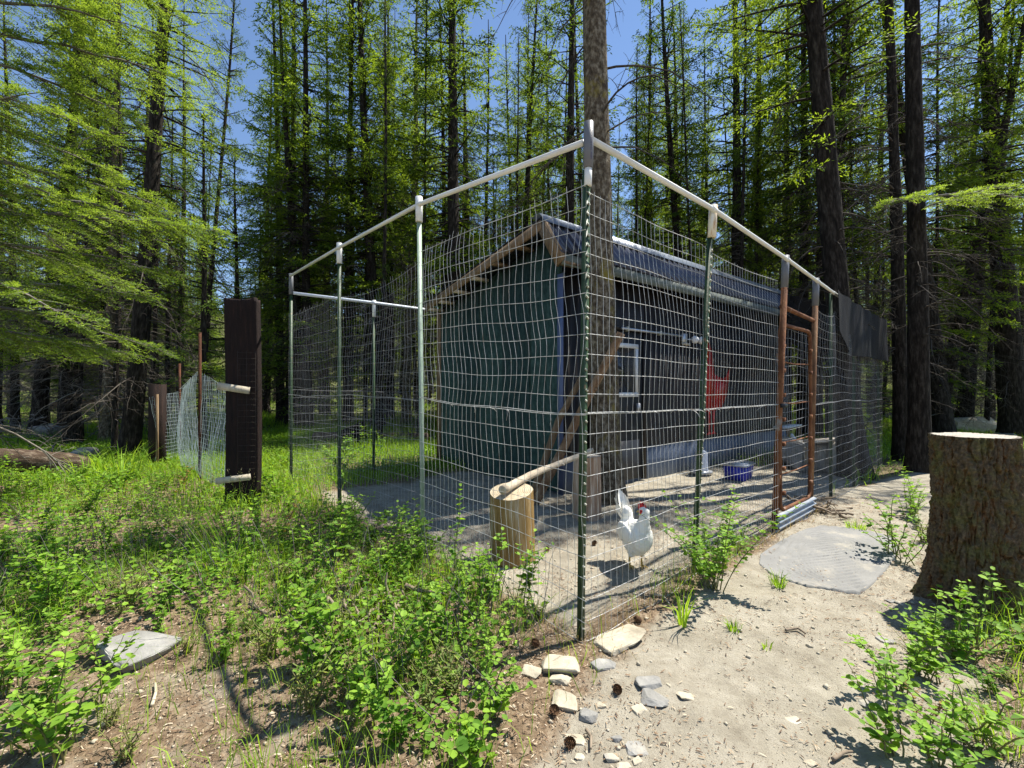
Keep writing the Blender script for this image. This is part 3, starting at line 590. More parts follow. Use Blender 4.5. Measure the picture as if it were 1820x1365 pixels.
def along(pts, s):
    pts = np.array(pts, float); seg = np.linalg.norm(np.diff(pts, axis=0), axis=1); cs = np.concatenate([[0], np.cumsum(seg)])
    return np.stack([np.interp(s, cs, pts[:, 0]), np.interp(s, cs, pts[:, 1])], -1), cs
WROWS = .1016
def wire_run(label_lo, label_up, pts, seed, off=-.03, seam=1.13, seam_end=1.13, top_rows=11, single=True, gap_top=None, mat=None, r_line=.0016, r_stay=.00105, group=None, wavy=1.0):
    mat = mat or M_WIRE
    rg = rng(seed); pts = np.array(pts, float); _, cs = along(pts, [0]); Ltot = cs[-1]
    ns = int(Ltot/.0508); S = (np.arange(ns)+.5)*Ltot/ns
    d = pts[-1]-pts[0]; nrm = np.array([d[1], -d[0]]); nrm = nrm/np.linalg.norm(nrm)
    if np.dot(nrm, -pts[0]) < 0: nrm = -nrm                          # wire hangs on the camera side of the posts
    def surfpt(s, z, up):
        p, _ = along(pts, s); k = np.searchsorted(cs, s, side='right')-1; k = np.clip(k, 0, len(cs)-2)
        u = (s-cs[k])/(cs[k+1]-cs[k]); bul = np.sin(np.pi*u)
        ph = seed*1.7+(5 if up else 0)
        q = .022*bul*np.sin(2.1*z+ph+k)+.010*np.sin(3.3*s+ph)*bul+.004*np.sin(9*s+2*z+ph)
        if up: q = q+.020*bul*np.sin(5*z+ph)
        xy = p+nrm*(-off+.0+q)[:, None]
        return xy
    def zrow(s, k, up):
        b = np.interp(s, [0, Ltot], [seam, seam_end]); kk = (np.searchsorted(cs, s, side='right')-1)
        kk = np.clip(kk, 0, len(cs)-2); u = (s-cs[kk])/(cs[kk+1]-cs[kk])
        z = b+k*WROWS*(1.0 if not up else 1.0)
        z = z+(.012*np.sin(2.3*s+seed+k*.35)+.005*np.sin(7*s+k+seed))*wavy
        if up: z = z+.020*np.sin(np.pi*u)*np.sin(seed+kk)*(k/6.0)-.018*np.sin(np.pi*u)*(k/8.)
        return z
    rolls = [(False, [-k for k in range(0, 12)], label_lo), (True, list(range(0, top_rows+1)), label_up)]
    for up, rows, lab in rolls:
        if lab is None: continue
        t = thing('wire_mesh', lab, 'wire mesh', (pts[0][0], pts[0][1], 0), 0, group)
        o0 = np.array([pts[0][0], pts[0][1], 0])
        ss = np.linspace(0, Ltot, max(24, int(Ltot/.05)))
        for k in rows:
            kz = k+(.06 if (up and k == 0) else 0)
            z = zrow(ss, kz, up)
            g = gz(*along(pts, ss)[0].T)
            z = np.maximum(z, g+.004)
            xy = surfpt(ss, z, up); P = np.column_stack([xy, z])-o0
            V, Qw = tubes_batch(P[None], np.full((1, len(ss)), r_line*(1.35 if k in (rows[0], rows[-1]) else 1)), 4)
            obj('line_wire', mesh_np('line_wire', V, [Qw], [mat], smooth=True), t)
        allV = []; allQ = []; nn = 0
        for j, s in enumerate(S):
            ks = np.linspace(rows[0], rows[-1]+((.55 if wavy > .5 else .15)*rg.random() if up else -.25), 26 if single else 14)
            jit = (.0042 if up else .0016)*wavy
            sz = s+np.cumsum(rg.normal(0, jit, len(ks)))*.55+.012*np.sin(ks*1.1+s*3)*(1.1 if up else .5)*wavy
            z = np.maximum(np.array([zrow(np.array([np.clip(a, 0, Ltot)]), b, up)[0] for a, b in zip(sz, ks)]), -.03)
            xy = surfpt(np.clip(sz, 0, Ltot), z, up)+nrm*.0032; P = np.column_stack([xy, z])-o0
            V, Qw = tubes_batch(P[None], np.full((1, len(ks)), r_stay), 4)
            if single: obj('stay_wire', mesh_np('stay_wire', V, [Qw], [mat], smooth=True), t)
            else: allV.append(V); allQ.append(Qw+nn); nn += len(V)
        if not single:
            obj('stay_wire_set', mesh_np('stay_wire_set', np.vstack(allV), [np.vstack(allQ)], [mat], smooth=True), t, kind='stuff')
        # twisted tie ends along the seam
        if up and single:
            for s in rg.uniform(.2, Ltot-.2, int(Ltot*5)):
                z = zrow(np.array([s]), 0, False)[0]; xy = surfpt(np.array([s]), np.array([z]), False)[0]+nrm*.006
                a = np.array([xy[0], xy[1], z])-o0; q = rg.normal(0, .02, 3); q[2] = -abs(q[2])*1.3
                b = MB(); b.tube([a, a+q*.6+np.array([.004, 0, .006]), a+q], .0012, 4); b.build('tie_wire', mat, t)
G_W = 'rolls of welded wire round the pen'
wire_run('lower roll of welded wire on the left side of the corner post', 'upper wavy roll of welded wire on the left side of the corner post', [P0+np.array([.035, -.04]), P1], 3, seam=1.13, seam_end=1.19, group=G_W)
wire_run('lower roll of welded wire along the far left pen side', 'upper roll of welded wire along the far left pen side', [P1, P2, P3], 5, seam=1.19, seam_end=1.20, group=G_W, single=False, top_rows=10, mat=M_WIREF, r_line=.0012, r_stay=.0008)
wire_run('lower roll of welded wire between the corner post and the gate', 'upper roll of welded wire between the corner post and the gate', [P0, P4, G1], 8, seam=1.13, seam_end=1.12, group=G_W, top_rows=11, wavy=.35)
wire_run('lower roll of welded wire past the gate toward the far right', 'upper roll of welded wire past the gate behind the black cloth', [G2, A1, A2, A3], 11, seam=1.12, seam_end=1.12, group=G_W, single=False, mat=M_WIREF, top_rows=10)
wire_run('welded wire across the back of the pen beside the shed', None, [P3, B1, B2], 14, off=.03, seam=1.25, seam_end=1.25, group=G_W, single=False, mat=M_WIREF, r_line=.0012, r_stay=.0008)
# ---- gate
gdir = unit(G2-G1); grz = math.atan2(gdir[1], gdir[0]); GW = np.linalg.norm(G2-G1)
rail('short rusty pipe lintel above the gate', [(G1[0]+.06, G1[1]-.01, 2.01), (G2[0]+.03, G2[1]-.01, 1.985)], .02, M_RUST, name='lintel_pipe')
gate = thing('pen_gate', 'narrow rusty tube framed gate with wire infill in the pen fence', 'gate', (G1[0]+gdir[0]*.03+.01, G1[1]+gdir[1]*.03-.02, 0), grz)
x0, x1, zb, zt, rc_ = .05, GW-.10, .16, 1.86, .10
loop = []
for cx_, cz_, a0 in ((x0+rc_, zb+rc_, 180), (x1-rc_, zb+rc_, 270), (x1-rc_, zt-rc_, 0), (x0+rc_, zt-rc_, 90)):
    for a in np.linspace(a0, a0+90, 7): loop.append((cx_+rc_*math.cos(R_(a)), 0, cz_+rc_*math.sin(R_(a))))
loop.append(loop[0]); lp = np.array(loop)
MB().tube(np.vstack([lp, lp[1:2]]), .018, 10, cap=False).build('frame', M_RUST, gate, smooth=True)
for z in np.linspace(zb+.16, zt-.20, 7):
    for sgn, xx in ((1, x0+.02), (-1, x1-.02)):
        MB().box((xx+sgn*.025, -.018, z), (.05, .02, .035)).build('lug', M_RUST, gate)
for z in (zb+.33, zb+.62, zb+.98, zb+1.36):
    MB().tube([(x0+.02, .004, z), ((x0+x1)/2, .012, z-.01), (x1-.02, .004, z+.005)], .006, 6).build('rod', M_RUST, gate)
rg = rng(21)
for x in np.arange(x0+.05, x1-.03, .0762):
    zz = np.linspace(zb+.02, zt-.02, 12); P = np.stack([x+rg.normal(0, .004, 12).cumsum()*.6, .012+.01*np.sin(zz*3+x*9), zz], 1)
    V, Qw = tubes_batch(P[None], np.full((1, 12), .0014), 4); obj('wire', mesh_np('wire', V, [Qw], [M_WIREF]), gate)
for z in np.arange(zb+.05, zt-.03, .085):
    xx_ = np.linspace(x0+.02, x1-.02, 10); P = np.stack([xx_, .014+.01*np.sin(xx_*9+z*5), z+.012*np.sin(xx_*6+z*3)], 1)
    V, Qw = tubes_batch(P[None], np.full((1, 10), .0015), 4); obj('wire', mesh_np('wire', V, [Qw], [M_WIREF]), gate)
for z in (.45, 1.55): MB().tube([(x0-.03, 0, z-.04), (x0-.03, 0, z+.04)], .018, 8).build('hinge', M_RUST, gate)
MB().box((x0-.02, -.04, 1.12), (.10, .03, .035)).build('latch', M_DARKDOOR, gate)
# corrugated threshold strip
t = thing('corrugated_strip', 'strip of grey corrugated metal set under the gate', 'metal strip', (G1[0]+.01, G1[1]-.05, gz1(*G1)), grz)
zz = np.linspace(-.06, .16, 34); yy = .018*np.sin(zz*2*np.pi/.052)
V = np.vstack([np.stack([np.full(34, x), yy+o_, zz], 1) for o_ in (0, .003) for x in (-.02, GW+.02)]); j = np.arange(33)
obj('sheet', mesh_np('sheet', V, [np.vstack([np.stack([j, 34+j, 34+j+1, j+1], 1), np.stack([68+j+1, 102+j+1, 102+j, 68+j], 1)])], [M_GALV], smooth=True), t)
# ---- black shade cloth over the rail
def cloth(name, label, A, B, z_top, z_bot, folds, seed, sag=.03, mat=M_TARP, wave=.03, nx=60, nz=24):
    A = np.array(A); B = np.array(B); d = B-A; Ln = np.linalg.norm(d); d = d/Ln; nr = np.array([d[1], -d[0]])
    u = np.linspace(0, 1, nx); v = np.linspace(0, 1, nz); Uu, Vv = np.meshgrid(u, v)
    zt = z_top[0]+(z_top[1]-z_top[0])*Uu-sag*np.sin(np.pi*Uu); zb = np.interp(Uu, *z_bot)
    zz = zt+(zb-zt)*Vv
    off = .035+wave*np.sin(folds*Uu*6.28+seed)*Vv+.012*np.sin(folds*2.3*Uu*6.28+seed*2+Vv*2)+.012*Vv
    px_ = A[0]+d[0]*Uu*Ln+nr[0]*off; py_ = A[1]+d[1]*Uu*Ln+nr[1]*off
    P = np.stack([px_, py_, zz], -1).reshape(-1, 3); n_ = len(P); P2_ = P.copy(); P2_[:, 0] -= nr[0]*.003; P2_[:, 1] -= nr[1]*.003
    i_ = (np.arange(nz-1)[:, None]*nx+np.arange(nx-1)[None]); q = np.stack([i_, i_+1, i_+nx+1, i_+nx], -1).reshape(-1, 4)
    o = obj(name, mesh_np(name, np.vstack([P, P2_])-[A[0], A[1], 0], [np.vstack([q, q[:, ::-1]+n_])], [mat], smooth=True)); o.location = (A[0], A[1], 0)
    return tag(o, label, 'shade cloth')
cloth('shade_cloth', 'black shade cloth hanging over the rail end right of the gate', A1+np.array([.0, -.02]), A3+np.array([.06, .0]), (2.43, 2.36), ([0, .12, .25, .8, 1], [1.95, 1.74, 1.70, 1.72, 1.70]), 2.2, 1.0)
# dark see-through netting stretched over the far end of the pen
def netmat():
    m, nt = newmat('see_through_net'); L = nt.links.new
    o = N(nt, 'ShaderNodeOutputMaterial'); d = N(nt, 'ShaderNodeBsdfDiffuse'); d.inputs[0].default_value = (.012, .012, .013, 1)
    tr = N(nt, 'ShaderNodeBsdfTransparent'); ms = N(nt, 'ShaderNodeMixShader'); ms.inputs[0].default_value = .16
    L(d.outputs[0], ms.inputs[1]); L(tr.outputs[0], ms.inputs[2]); L(ms.outputs[0], o.inputs[0]); return m
cloth('pen_netting', 'dark see-through netting stretched behind the gate top', SL(3.9, -.9, 0)[:2], SL(7.2, -.9, 0)[:2], (2.78, 3.0), ([0, .5, 1], [2.0, 1.95, 2.1]), 1.5, 2.0, mat=netmat())
tag(bpy.data.objects['pen_netting'], 'dark see-through netting stretched behind the gate top', 'netting')

# ================================================================== TREES
def crown_proto(name, seed, H, zb, rmax, nb, dens=1.0, sl=.095, sw=.042, droop=.35, mat=M_NEEDLE, shape='cone', bare=.25):
    """live branches of a conifer: limbs, twigs and needle sprays as one mesh (2 materials)"""
    rg = rng(seed); tubP = []; tubR = []; SP = []; SD = []; SU = []
    zs_ = zb+(H*.985-zb)*np.sort(rg.random(nb))**.9
    for z0 in zs_:
        f = (z0-zb)/(H-zb); env = (1-f)**.75*(.55+.45*min(1, f/.25)) if shape == 'cone' else (1-f)**.5
        Lb = max(.15, rmax*env*rg.uniform(.6, 1.12)); az = rg.uniform(0, 2*np.pi); dh = np.array([math.cos(az), math.sin(az), 0])
        e = rg.uniform(-.15, .25)+.5*f; u = np.linspace(0, 1, 6)
        wob = np.array([-dh[1], dh[0], 0])*rg.normal(0, .07)*Lb
        C = np.array([0, 0, z0])+dh*(Lb*u)[:, None]+wob*(u**2)[:, None]; C[:, 2] += Lb*(e*u-droop*(1-f)*u**1.7+.12*u**3)
        tubP.append(C); tubR.append(np.linspace(.012+.009*Lb, .003, 6))
        nt_ = int(Lb*15*dens)+2
        ut = bare+(1-bare)*rg.random(nt_)**.85
        base = np.stack([np.interp(ut, u, C[:, k]) for k in range(3)], 1)
        side = np.where(rg.random(nt_) < .5, 1, -1)[:, None]; lat = np.array([-dh[1], dh[0], 0])
        td = unit(dh*rg.uniform(.35, .9, (nt_, 1))+lat*side*rg.uniform(.5, 1, (nt_, 1))+np.stack([0*ut, 0*ut, rg.uniform(-.45, .12, nt_)], 1))
        tl = (.14+.36*Lb*(1.05-ut)**.8)*rg.uniform(.6, 1.15, nt_)
        ns_ = np.maximum(3, (tl/.042).astype(int))
        idx = np.repeat(np.arange(nt_), ns_); v = np.concatenate([np.linspace(.12, 1.0, k) for k in ns_])
        sag = np.zeros((len(idx), 3)); sag[:, 2] = -.18*tl[idx]*v**2
        pos = base[idx]+td[idx]*(tl[idx]*v)[:, None]+sag
        sd_ = unit(td[idx]+rg.normal(0, .42, (len(idx), 3))+np.array([0, 0, -.08]))
        SP.append(pos); SD.append(sd_); SU.append(unit(np.array([0, 0, 1.])+rg.normal(0, .45, (len(idx), 3))))
        # sprays along the outer limb itself
        k = int(Lb*14); uu = .4+.6*rg.random(k); pp = np.stack([np.interp(uu, u, C[:, q]) for q in range(3)], 1)
        SP.append(pp); SD.append(unit(dh+rg.normal(0, .5, (k, 3)))); SU.append(unit(np.array([0, 0, 1.])+rg.normal(0, .4, (k, 3))))
    V1, Q1 = tubes_batch(np.array(tubP), np.array(tubR), 4)
    pos = np.vstack(SP); n_ = len(pos)
    V2, Q2 = sprays(pos, np.vstack(SD), np.vstack(SU), sl*rg.uniform(.65, 1.25, n_), sw*rg.uniform(.7, 1.2, n_))
    tn = np.clip(.38+.25*rg.normal(0, 1, n_)*.6+.5*(fbm(pos*1.3, 2, seed)), 0, 1)
    me = mesh_np(name, np.vstack([V1, V2]), [np.vstack([Q1, Q2+len(V1)])], [M_BARK, mat], np.concatenate([np.zeros(len(Q1)), np.ones(len(Q2))]), tint=np.concatenate([np.zeros(len(V1)), np.repeat(tn, 4)]))
    return me
def dead_proto(name, seed, z0, z1, nb, Lm, mat=M_DEAD, fine=1.0):
    rg = rng(seed); A = []; AR = []; B = []; BR = []
    for z in z0+(z1-z0)*rg.random(nb):
        az = rg.uniform(0, 2*np.pi); L_ = Lm*rg.uniform(.35, 1.1); dh = np.array([math.cos(az), math.sin(az), 0]); lat = np.array([-dh[1], dh[0], 0])
        u = np.linspace(0, 1, 8); e = rg.uniform(-.1, .45); dr = rg.uniform(.3, .95)
        C = np.array([0, 0, z])+dh*(L_*u*(1-.12*u))[:, None]+lat*(L_*rg.normal(0, .16)*u**2)[:, None]
        C[:, 2] += L_*(e*u-dr*u**2); C += rg.normal(0, .012*L_, C.shape)*u[:, None]
        A.append(C); AR.append(np.linspace(.008+.006*L_, .0022, 8))
        m = int(L_*7*fine)+2
        for q in range(m):
            uu = rg.uniform(.25, .98); p = np.array([np.interp(uu, u, C[:, k]) for k in range(3)])
            d = unit(dh*rg.uniform(.1, 1)+lat*rg.uniform(-1, 1)+np.array([0, 0, rg.uniform(-.9, .3)])); l = L_*rg.uniform(.12, .4)*(1.15-uu*.6)
            w_ = np.linspace(0, 1, 5); S_ = p+d*(l*w_)[:, None]; S_[:, 2] -= .35*l*w_**2; S_ += rg.normal(0, .03*l, S_.shape)*w_[:, None]
            B.append(S_); BR.append(np.linspace(.0042, .0014, 5))
            for q2 in range(2):
                vv = rg.uniform(.3, .95); p2 = np.array([np.interp(vv, w_, S_[:, k]) for k in range(3)]); d2 = unit(d+rg.normal(0, .8, 3)); l2 = l*rg.uniform(.25, .55)
                S2 = p2+d2*(l2*w_)[:, None]; S2[:, 2] -= .25*l2*w_**2; B.append(S2); BR.append(np.linspace(.0026, .001, 5))
    V1, Q1 = tubes_batch(np.array(A), np.array(AR), 4); V2, Q2 = tubes_batch(np.array(B), np.array(BR), 3)
    return mesh_np(name, np.vstack([V1, V2]), [np.vstack([Q1, Q2+len(V1)])], [mat])
PH = 16.0
HI = [crown_proto('high_crown', 100+k, PH, 4.2+.5*k, 2.0+.15*k, 125, dens=1.0, sl=.095, sw=.032) for k in range(3)]
FU = [crown_proto('full_crown', 120+k, PH, 1.4+.8*k, 2.1, 165, dens=1.0, sl=.10, sw=.034) for k in range(4)]
HIF = crown_proto('fine_crown', 150, PH, 4.4, 1.9, 120, dens=1.6, sl=.062, sw=.019)
YO = [crown_proto('young_crown', 140+k, 7.0, .5, 1.15, 110, dens=1.1, sl=.075, sw=.034, mat=M_NEEDLE2) for k in range(2)]
DD = [dead_proto('dead_limb_set', 160+k, .8, 8.5, 80, 1.7) for k in range(4)]
DDL = [dead_proto('dead_limb_set', 170+k, .7, 6.5, 64, 1.6, mat=M_DEADL, fine=1.3) for k in range(3)]
DDS = dead_proto('dead_limb_set', 199, 2.2, 8.5, 44, 1.1)
def trunk_mesh(seed, H, r0, mat, n=12, K=26, flare=.35, rough=.06, cut=None):
    rg = rng(seed); z = np.concatenate([[-.25], np.linspace(0, 1, K-1)**1.25*H]); f = np.clip(z/H, 0, 1)
    rad = r0*(1-f)**.85+.012; rad *= 1+flare*np.exp(-np.maximum(z, 0)/.28)
    wx = .10*np.sin(f*5+seed)*f*(1-f)*2; wy = .10*np.cos(f*4+seed*1.3)*f*(1-f)*2
    an = np.arange(n)*2*np.pi/n
    V = np.stack([wx[:, None]+rad[:, None]*np.cos(an), wy[:, None]+rad[:, None]*np.sin(an), np.repeat(z[:, None], n, 1)], -1).reshape(-1, 3)
    c = np.stack([np.repeat(wx, n), np.repeat(wy, n), V[:, 2]], 1); d = V-c
    V = c+d*(1+rough*2*fbm(np.column_stack([d[:, :2]/r0*1.6, V[:, 2]*1.5])+seed, 3, seed))[:, None]
    i_ = np.arange(K-1)[:, None]*n; j = np.arange(n)[None]; q = np.stack([i_+j, i_+(j+1) % n, i_+n+(j+1) % n, i_+n+j], -1).reshape(-1, 4)
    return mesh_np('trunk', V, [q], [mat], smooth=True)
def tree(name, label, xy, H, r0, crown, dead, rz, lean=0, leany=0, mat=M_BARK, group=None, crown_h=PH, n=12, cs_xy=1.0, dead_s=1.0, cat='tree', seed=0):
    t = thing(name, label, cat, (xy[0], xy[1], gz1(*xy)), 0, group)
    t.rotation_euler = (Matrix.Rotation(lean, 4, 'Y') @ Matrix.Rotation(leany, 4, 'X') @ Matrix.Rotation(rz, 4, 'Z')).to_euler()
    obj('trunk', trunk_mesh(seed, H, r0, mat, n=n), t)
    if crown is not None:
        c = obj('crown', crown, t); s_ = H/crown_h; c.scale = (s_*cs_xy, s_*cs_xy, s_)
    if dead is not None:
        d = obj('dead_limbs', dead, t); d.scale = (dead_s, dead_s, dead_s*H/PH if H < PH else dead_s)
    return t
# key trunks: label, px at picture top, px at base, base row (ground), trunk px width, H, crown, dead, mat
KEY = [
 ('dark conifer trunk leaning slightly right on the left, beside the old netting', 300, 228, 812, 30, 15, HI[0], DD[0], M_BARK),
 ('grey barked conifer just left of the dark leaning trunk', 214, 187, 789, 17, 14, FU[3], DDL[0], M_BARKL),
 ('very thin dark trunk standing between two thicker trunks on the left', 212, 204, 800, 8, 10, None, DD[1], M_BARK),
 ('dark trunk curving right above the brush pile at the far left', 150, 66, 779, 22, 14, FU[1], DDL[1], M_BARK),
 ('dark conifer trunk rising above the left half of the pen fence', 640, 672, 768, 22, 17, FU[3], DD[1], M_BARK),
 ('thin conifer trunk close right of the pen back post', 690, 694, 762, 13, 15, HI[1], DD[2], M_BARK),
 ('straight thick conifer trunk behind the left end of the shed roof', 806, 803, 778, 28, 17, FU[2], DD[3], M_BARK),
 ('trunk with stripped bark at its foot left of the shed', 741, 722, 764, 16, 15, HI[2], DDL[2], M_BARKL),
 ('slender trunk visible above the middle of the shed gable', 868, 864, 760, 9, 14, FU[0], DD[1], M_BARK),
 ('leaning slender conifer just left of the shed roof peak', 955, 912, 765, 14, 15, HI[1], DD[0], M_BARK),
 ('dark straight trunk close left of the corner post cap', 1016, 1012, 775, 23, 16, HI[0], DD[2], M_BARK),
 ('slightly curved trunk behind the roof ridge right of the pen tree', 1178, 1222, 770, 17, 15, HI[2], DD[3], M_BARK),
 ('dark trunk behind the shed roof above the rust streaked cap', 1304, 1312, 772, 22, 16, HI[1], DD[1], M_BARK),
 ('dark trunk beside the one above the rust streaked cap, farther right', 1352, 1345, 768, 19, 16, HI[0], DD[0], M_BARK),
 ('big leaning conifer with flared foot behind the hanging black cloth', 1436, 1519, 846, 43, 16, HI[2], DDS, M_BARK),
 ('straight trunk half hidden behind the big leaning conifer', 1502, 1492, 790, 17, 15, HI[1], DD[3], M_BARK),
 ('dark trunk with splayed foot close left of the tall right path trunk', 1584, 1601, 818, 22, 14, None, DD[1], M_BARK),
 ('tall straight dark trunk beside the path left of the big stump', 1622, 1634, 838, 33, 15, 'up', DDS, M_BARK),
 ('dark trunk leaning left, rising behind the big cut stump', 1572, 1682, 790, 28, 14, HI[1], DD[2], M_BARK),
 ('trunk leaning strongly right behind the cut stump', 1826, 1662, 786, 20, 13, FU[0], DD[1], M_BARK),
 ('dark trunk in front of the pale boulder at the right', 1790, 1712, 772, 24, 15, HI[0], DD[0], M_BARK),
 ('thick dark trunk near the right picture edge above the stump', 1752, 1803, 783, 39, 16, HI[2], DD[3], M_BARK),
 ('dark trunk seen through the gate, left one of the pair', 1402, 1398, 772, 13, 15, FU[2], DD[1], M_BARK),
 ('dark trunk seen through the gate, right one of the pair', 1428, 1426, 782, 17, 15, HI[1], DD[2], M_BARK),
 ('trunk between the latch post and the black cloth', 1462, 1452, 786, 16, 15, HI[0], DD[0], M_BARK),
 ('thin trunk seen right beside the thin post past the gate', 1480, 1473, 784, 9, 13, FU[1], DD[3], M_BARK),
]
for k, (lab, pt, pb, by, wpx, H, cr_, dd, mt) in enumerate(KEY):
    Y = GY(by); X = PX(pb, Y); zt = CAMZ+695/F*Y; lean = math.atan2(PX(pt, Y)-X, zt)
    up_ = cr_ == 'up'; cr_ = HIF if (up_ or (cr_ is not None and Y < 9.2)) else cr_
    tk_ = tree('conifer_tree', lab, (X, Y), H, wpx/F*Y/2/1.05, cr_, dd, k*2.4, lean=lean, mat=mt, group='conifers with readable trunks round the pen', n=16, seed=k+1)
    if up_:
        for ch in tk_.children:
            if ch.name.startswith('crown'): ch.scale = (.55, .55, .7); ch.location.z = 4.5
# the tree standing inside the pen: finer trunk, lichen bark
Yp = 5.06
pt_ = tree('pen_tree', 'thick lichen mottled trunk standing inside the pen beside the shed', (PX(1080, Yp), Yp), 17.0, .158, HIF, None, 1.2, lean=math.atan2(PX(1060, Yp)-PX(1080, Yp), CAMZ+695/F*Yp), mat=M_BARKL, n=28, seed=77)
for ch in pt_.children:
    if ch.name.startswith('crown'): ch.scale = (.8, .8, 1.0); ch.location.z = 3.0
obj('dead_limbs', dead_proto('dead_limb_set', 190, 3.6, 9.0, 26, 1.5), pt_)
# slim poles between the thicker trunks
rgp = rng(19); sp_ = []; tr_n = 0
while len(sp_) < 90 and tr_n < 4000:
    tr_n += 1; Y = 10.5+14*rgp.random(); ax = rgp.uniform(-1.1, 1.15)
    if -.66 < ax < -.56 or (abs(ax*Y-1.5) < 3.6 and Y < 11.6): continue
    if any((ax*Y-a)**2+(Y-b)**2 < .8 for a, b in sp_): continue
    sp_.append((ax*Y, Y))
POLES = sp_
# young firs in the gap at the left
def young(px_, Y, H, lab, k, s=1.0, nm='young_fir'):
    t = tree(nm, lab, (PX(px_, Y), Y), H, .05*H/7+.01, YO[k % 2], None, k*1.9, crown_h=7.0, group='young conifers with green needles to the ground', n=8, cs_xy=s, seed=300+k)
young(362, 9.2, 6.9, 'slender young fir with pointed top against the blue gap', 0, .8)
young(418, 12.5, 8.0, 'young fir right behind the dark timber post', 1, 1.0)
young(300, 15, 7.5, 'young fir in the sun behind the old netting', 2, 1.2)
young(545, 14, 8.5, 'young fir behind the far left corner of the pen', 3, 1.2)
young(120, 14.5, 7.0, 'young fir above the small dark stump at the left', 4, 1.3)
for k, (px_, Y, H, lab) in enumerate([(500, 15, 16, 'leafy conifer filling the sky just left of the pen corner'), (548, 13.5, 17, 'leafy conifer straight above the far left pen corner'), (580, 18, 17, 'tall conifer between the far left corner and the middle post'), (618, 14.5, 17, 'leafy conifer above the middle post of the left fence'), (470, 21, 17, 'tall conifer behind the top of the timber post')]):
    tree('conifer_tree', lab, (PX(px_, Y), Y), H, .13, FU[k % 3], DD[k % 4], k*1.7, lean=.01*(k-2), group='conifers with readable trunks round the pen', n=10, seed=250+k)
# forest further back
ZONES = [(-9999, 0, 'off the left picture edge'), (0, 130, 'above the brush pile at the far left'), (130, 228, 'between the curved trunk and the dark leaning trunk'), (228, 405, 'between the dark leaning trunk and the timber post'),
 (405, 517, 'between the timber post and the far left pen corner'), (517, 603, 'between the far left corner post and the middle post'), (603, 750, 'between the middle post and the sage green post'), (750, 850, 'above the low end of the shed roof'), (850, 960, 'just left of the shed roof peak'),
 (960, 1050, 'between the roof peak and the corner post'), (1050, 1150, 'right behind the pen tree'), (1150, 1258, 'between the pen tree and the rust streaked cap'), (1258, 1390, 'between the rust streaked cap and the gate'), (1390, 1485, 'over the rusty gate'), (1485, 1575, 'behind the hanging black cloth'),
 (1575, 1665, 'between the black cloth and the big stump'), (1665, 1820, 'above the big cut stump'), (1820, 99999, 'off the right picture edge')]
ORD = ['nearest', 'second nearest', 'third nearest', 'fourth nearest', 'fifth nearest', 'sixth nearest', 'seventh nearest', 'eighth nearest', 'ninth nearest', 'tenth nearest', 'eleventh nearest', 'twelfth nearest', 'thirteenth nearest', 'fourteenth nearest', 'fifteenth nearest', 'sixteenth nearest', 'seventeenth nearest', 'eighteenth nearest', 'nineteenth nearest', 'twentieth nearest'] + ['%d%s nearest' % (k, 'st' if k % 10 == 1 else 'nd' if k % 10 == 2 else 'rd' if k % 10 == 3 else 'th') for k in range(21, 80)]
def zone_labels(spots, pattern):
    """spots: list of (X, Y); pattern with {o} ordinal and {z} zone -> one label each"""
    out_ = [None]*len(spots)
    for lo, hi, ph in ZONES:
        ids = sorted([k for k, (x, y) in enumerate(spots) if lo <= 910+F*x/y < hi], key=lambda k: spots[k][1])
        for r, k in enumerate(ids): out_[k] = pattern.format(o=ORD[r], z=ph)
    return out_
rg = rng(7); taken = [(PX(k[2], GY(k[3])), GY(k[3])) for k in KEY]; spots = []; tries = 0
while len(spots) < 235 and tries < 9000:
    tries += 1
    Y = 11.5+46*rg.random()**1.5; ax = rg.uniform(-1.3, 1.3); X = ax*Y
    if any((X-a)**2+(Y-b)**2 < (1.0 if Y < 25 else 1.5)**2 for a, b in taken): continue
    if -.66 < ax < -.56 and Y < 40: continue                    # sky gap at the left
    if .80 < ax < .88 and Y < 30: continue
    if ax > .45 and Y < 15 or (Y < 12.5 and ax > -.5): continue
    #                     # bright gap right of the cloth
    taken.append((X, Y)); spots.append((X, Y))
labs = zone_labels(spots, '{o} background conifer {z}')
for k, (X, Y) in enumerate(spots):
    ax = X/Y; H = rg.uniform(13, 18.5) if ax > -.5 else rg.uniform(9, 14)
    cr_ = (FU if rg.random() < (.6 if Y < 20 else .9) else HI)[rg.integers(0, 3)]
    dd = (DD+DDL)[rg.integers(0, 7)] if Y < 26 else None
    tree('forest_conifer', labs[k], (X, Y), H, rg.uniform(.06, .15), cr_, dd, rg.uniform(0, 6.28), lean=rg.normal(0, .025), leany=rg.normal(0, .02), group='conifers of the dense forest in the background', n=8, seed=400+k, cs_xy=rg.uniform(.5, .85))
spots = []; tries = 0
while len(spots) < 110 and tries < 9000:
    tries += 1; Y = 27+44*rg.random(); X = rg.uniform(-1.2, 1.2)*Y
    if any((X-a)**2+(Y-b)**2 < 1.7**2 for a, b in taken): continue
    if -.66 < X/Y < -.56: continue
    taken.append((X, Y)); spots.append((X, Y))
plab = zone_labels(POLES, '{o} slim pole conifer {z}')
for k, (X, Y) in enumerate(POLES):
    tree('pole_conifer', plab[k], (X, Y), rg.uniform(9, 15), rg.uniform(.03, .06), HI[k % 3], (DD+DDL)[k % 7], k*2.1, lean=rg.normal(0, .03), leany=rg.normal(0, .02), group='slim pole conifers between thicker trunks', n=6, seed=1200+k, cs_xy=rg.uniform(.3, .5), dead_s=.7)
labs = zone_labels(spots, '{o} hillside conifer {z}')
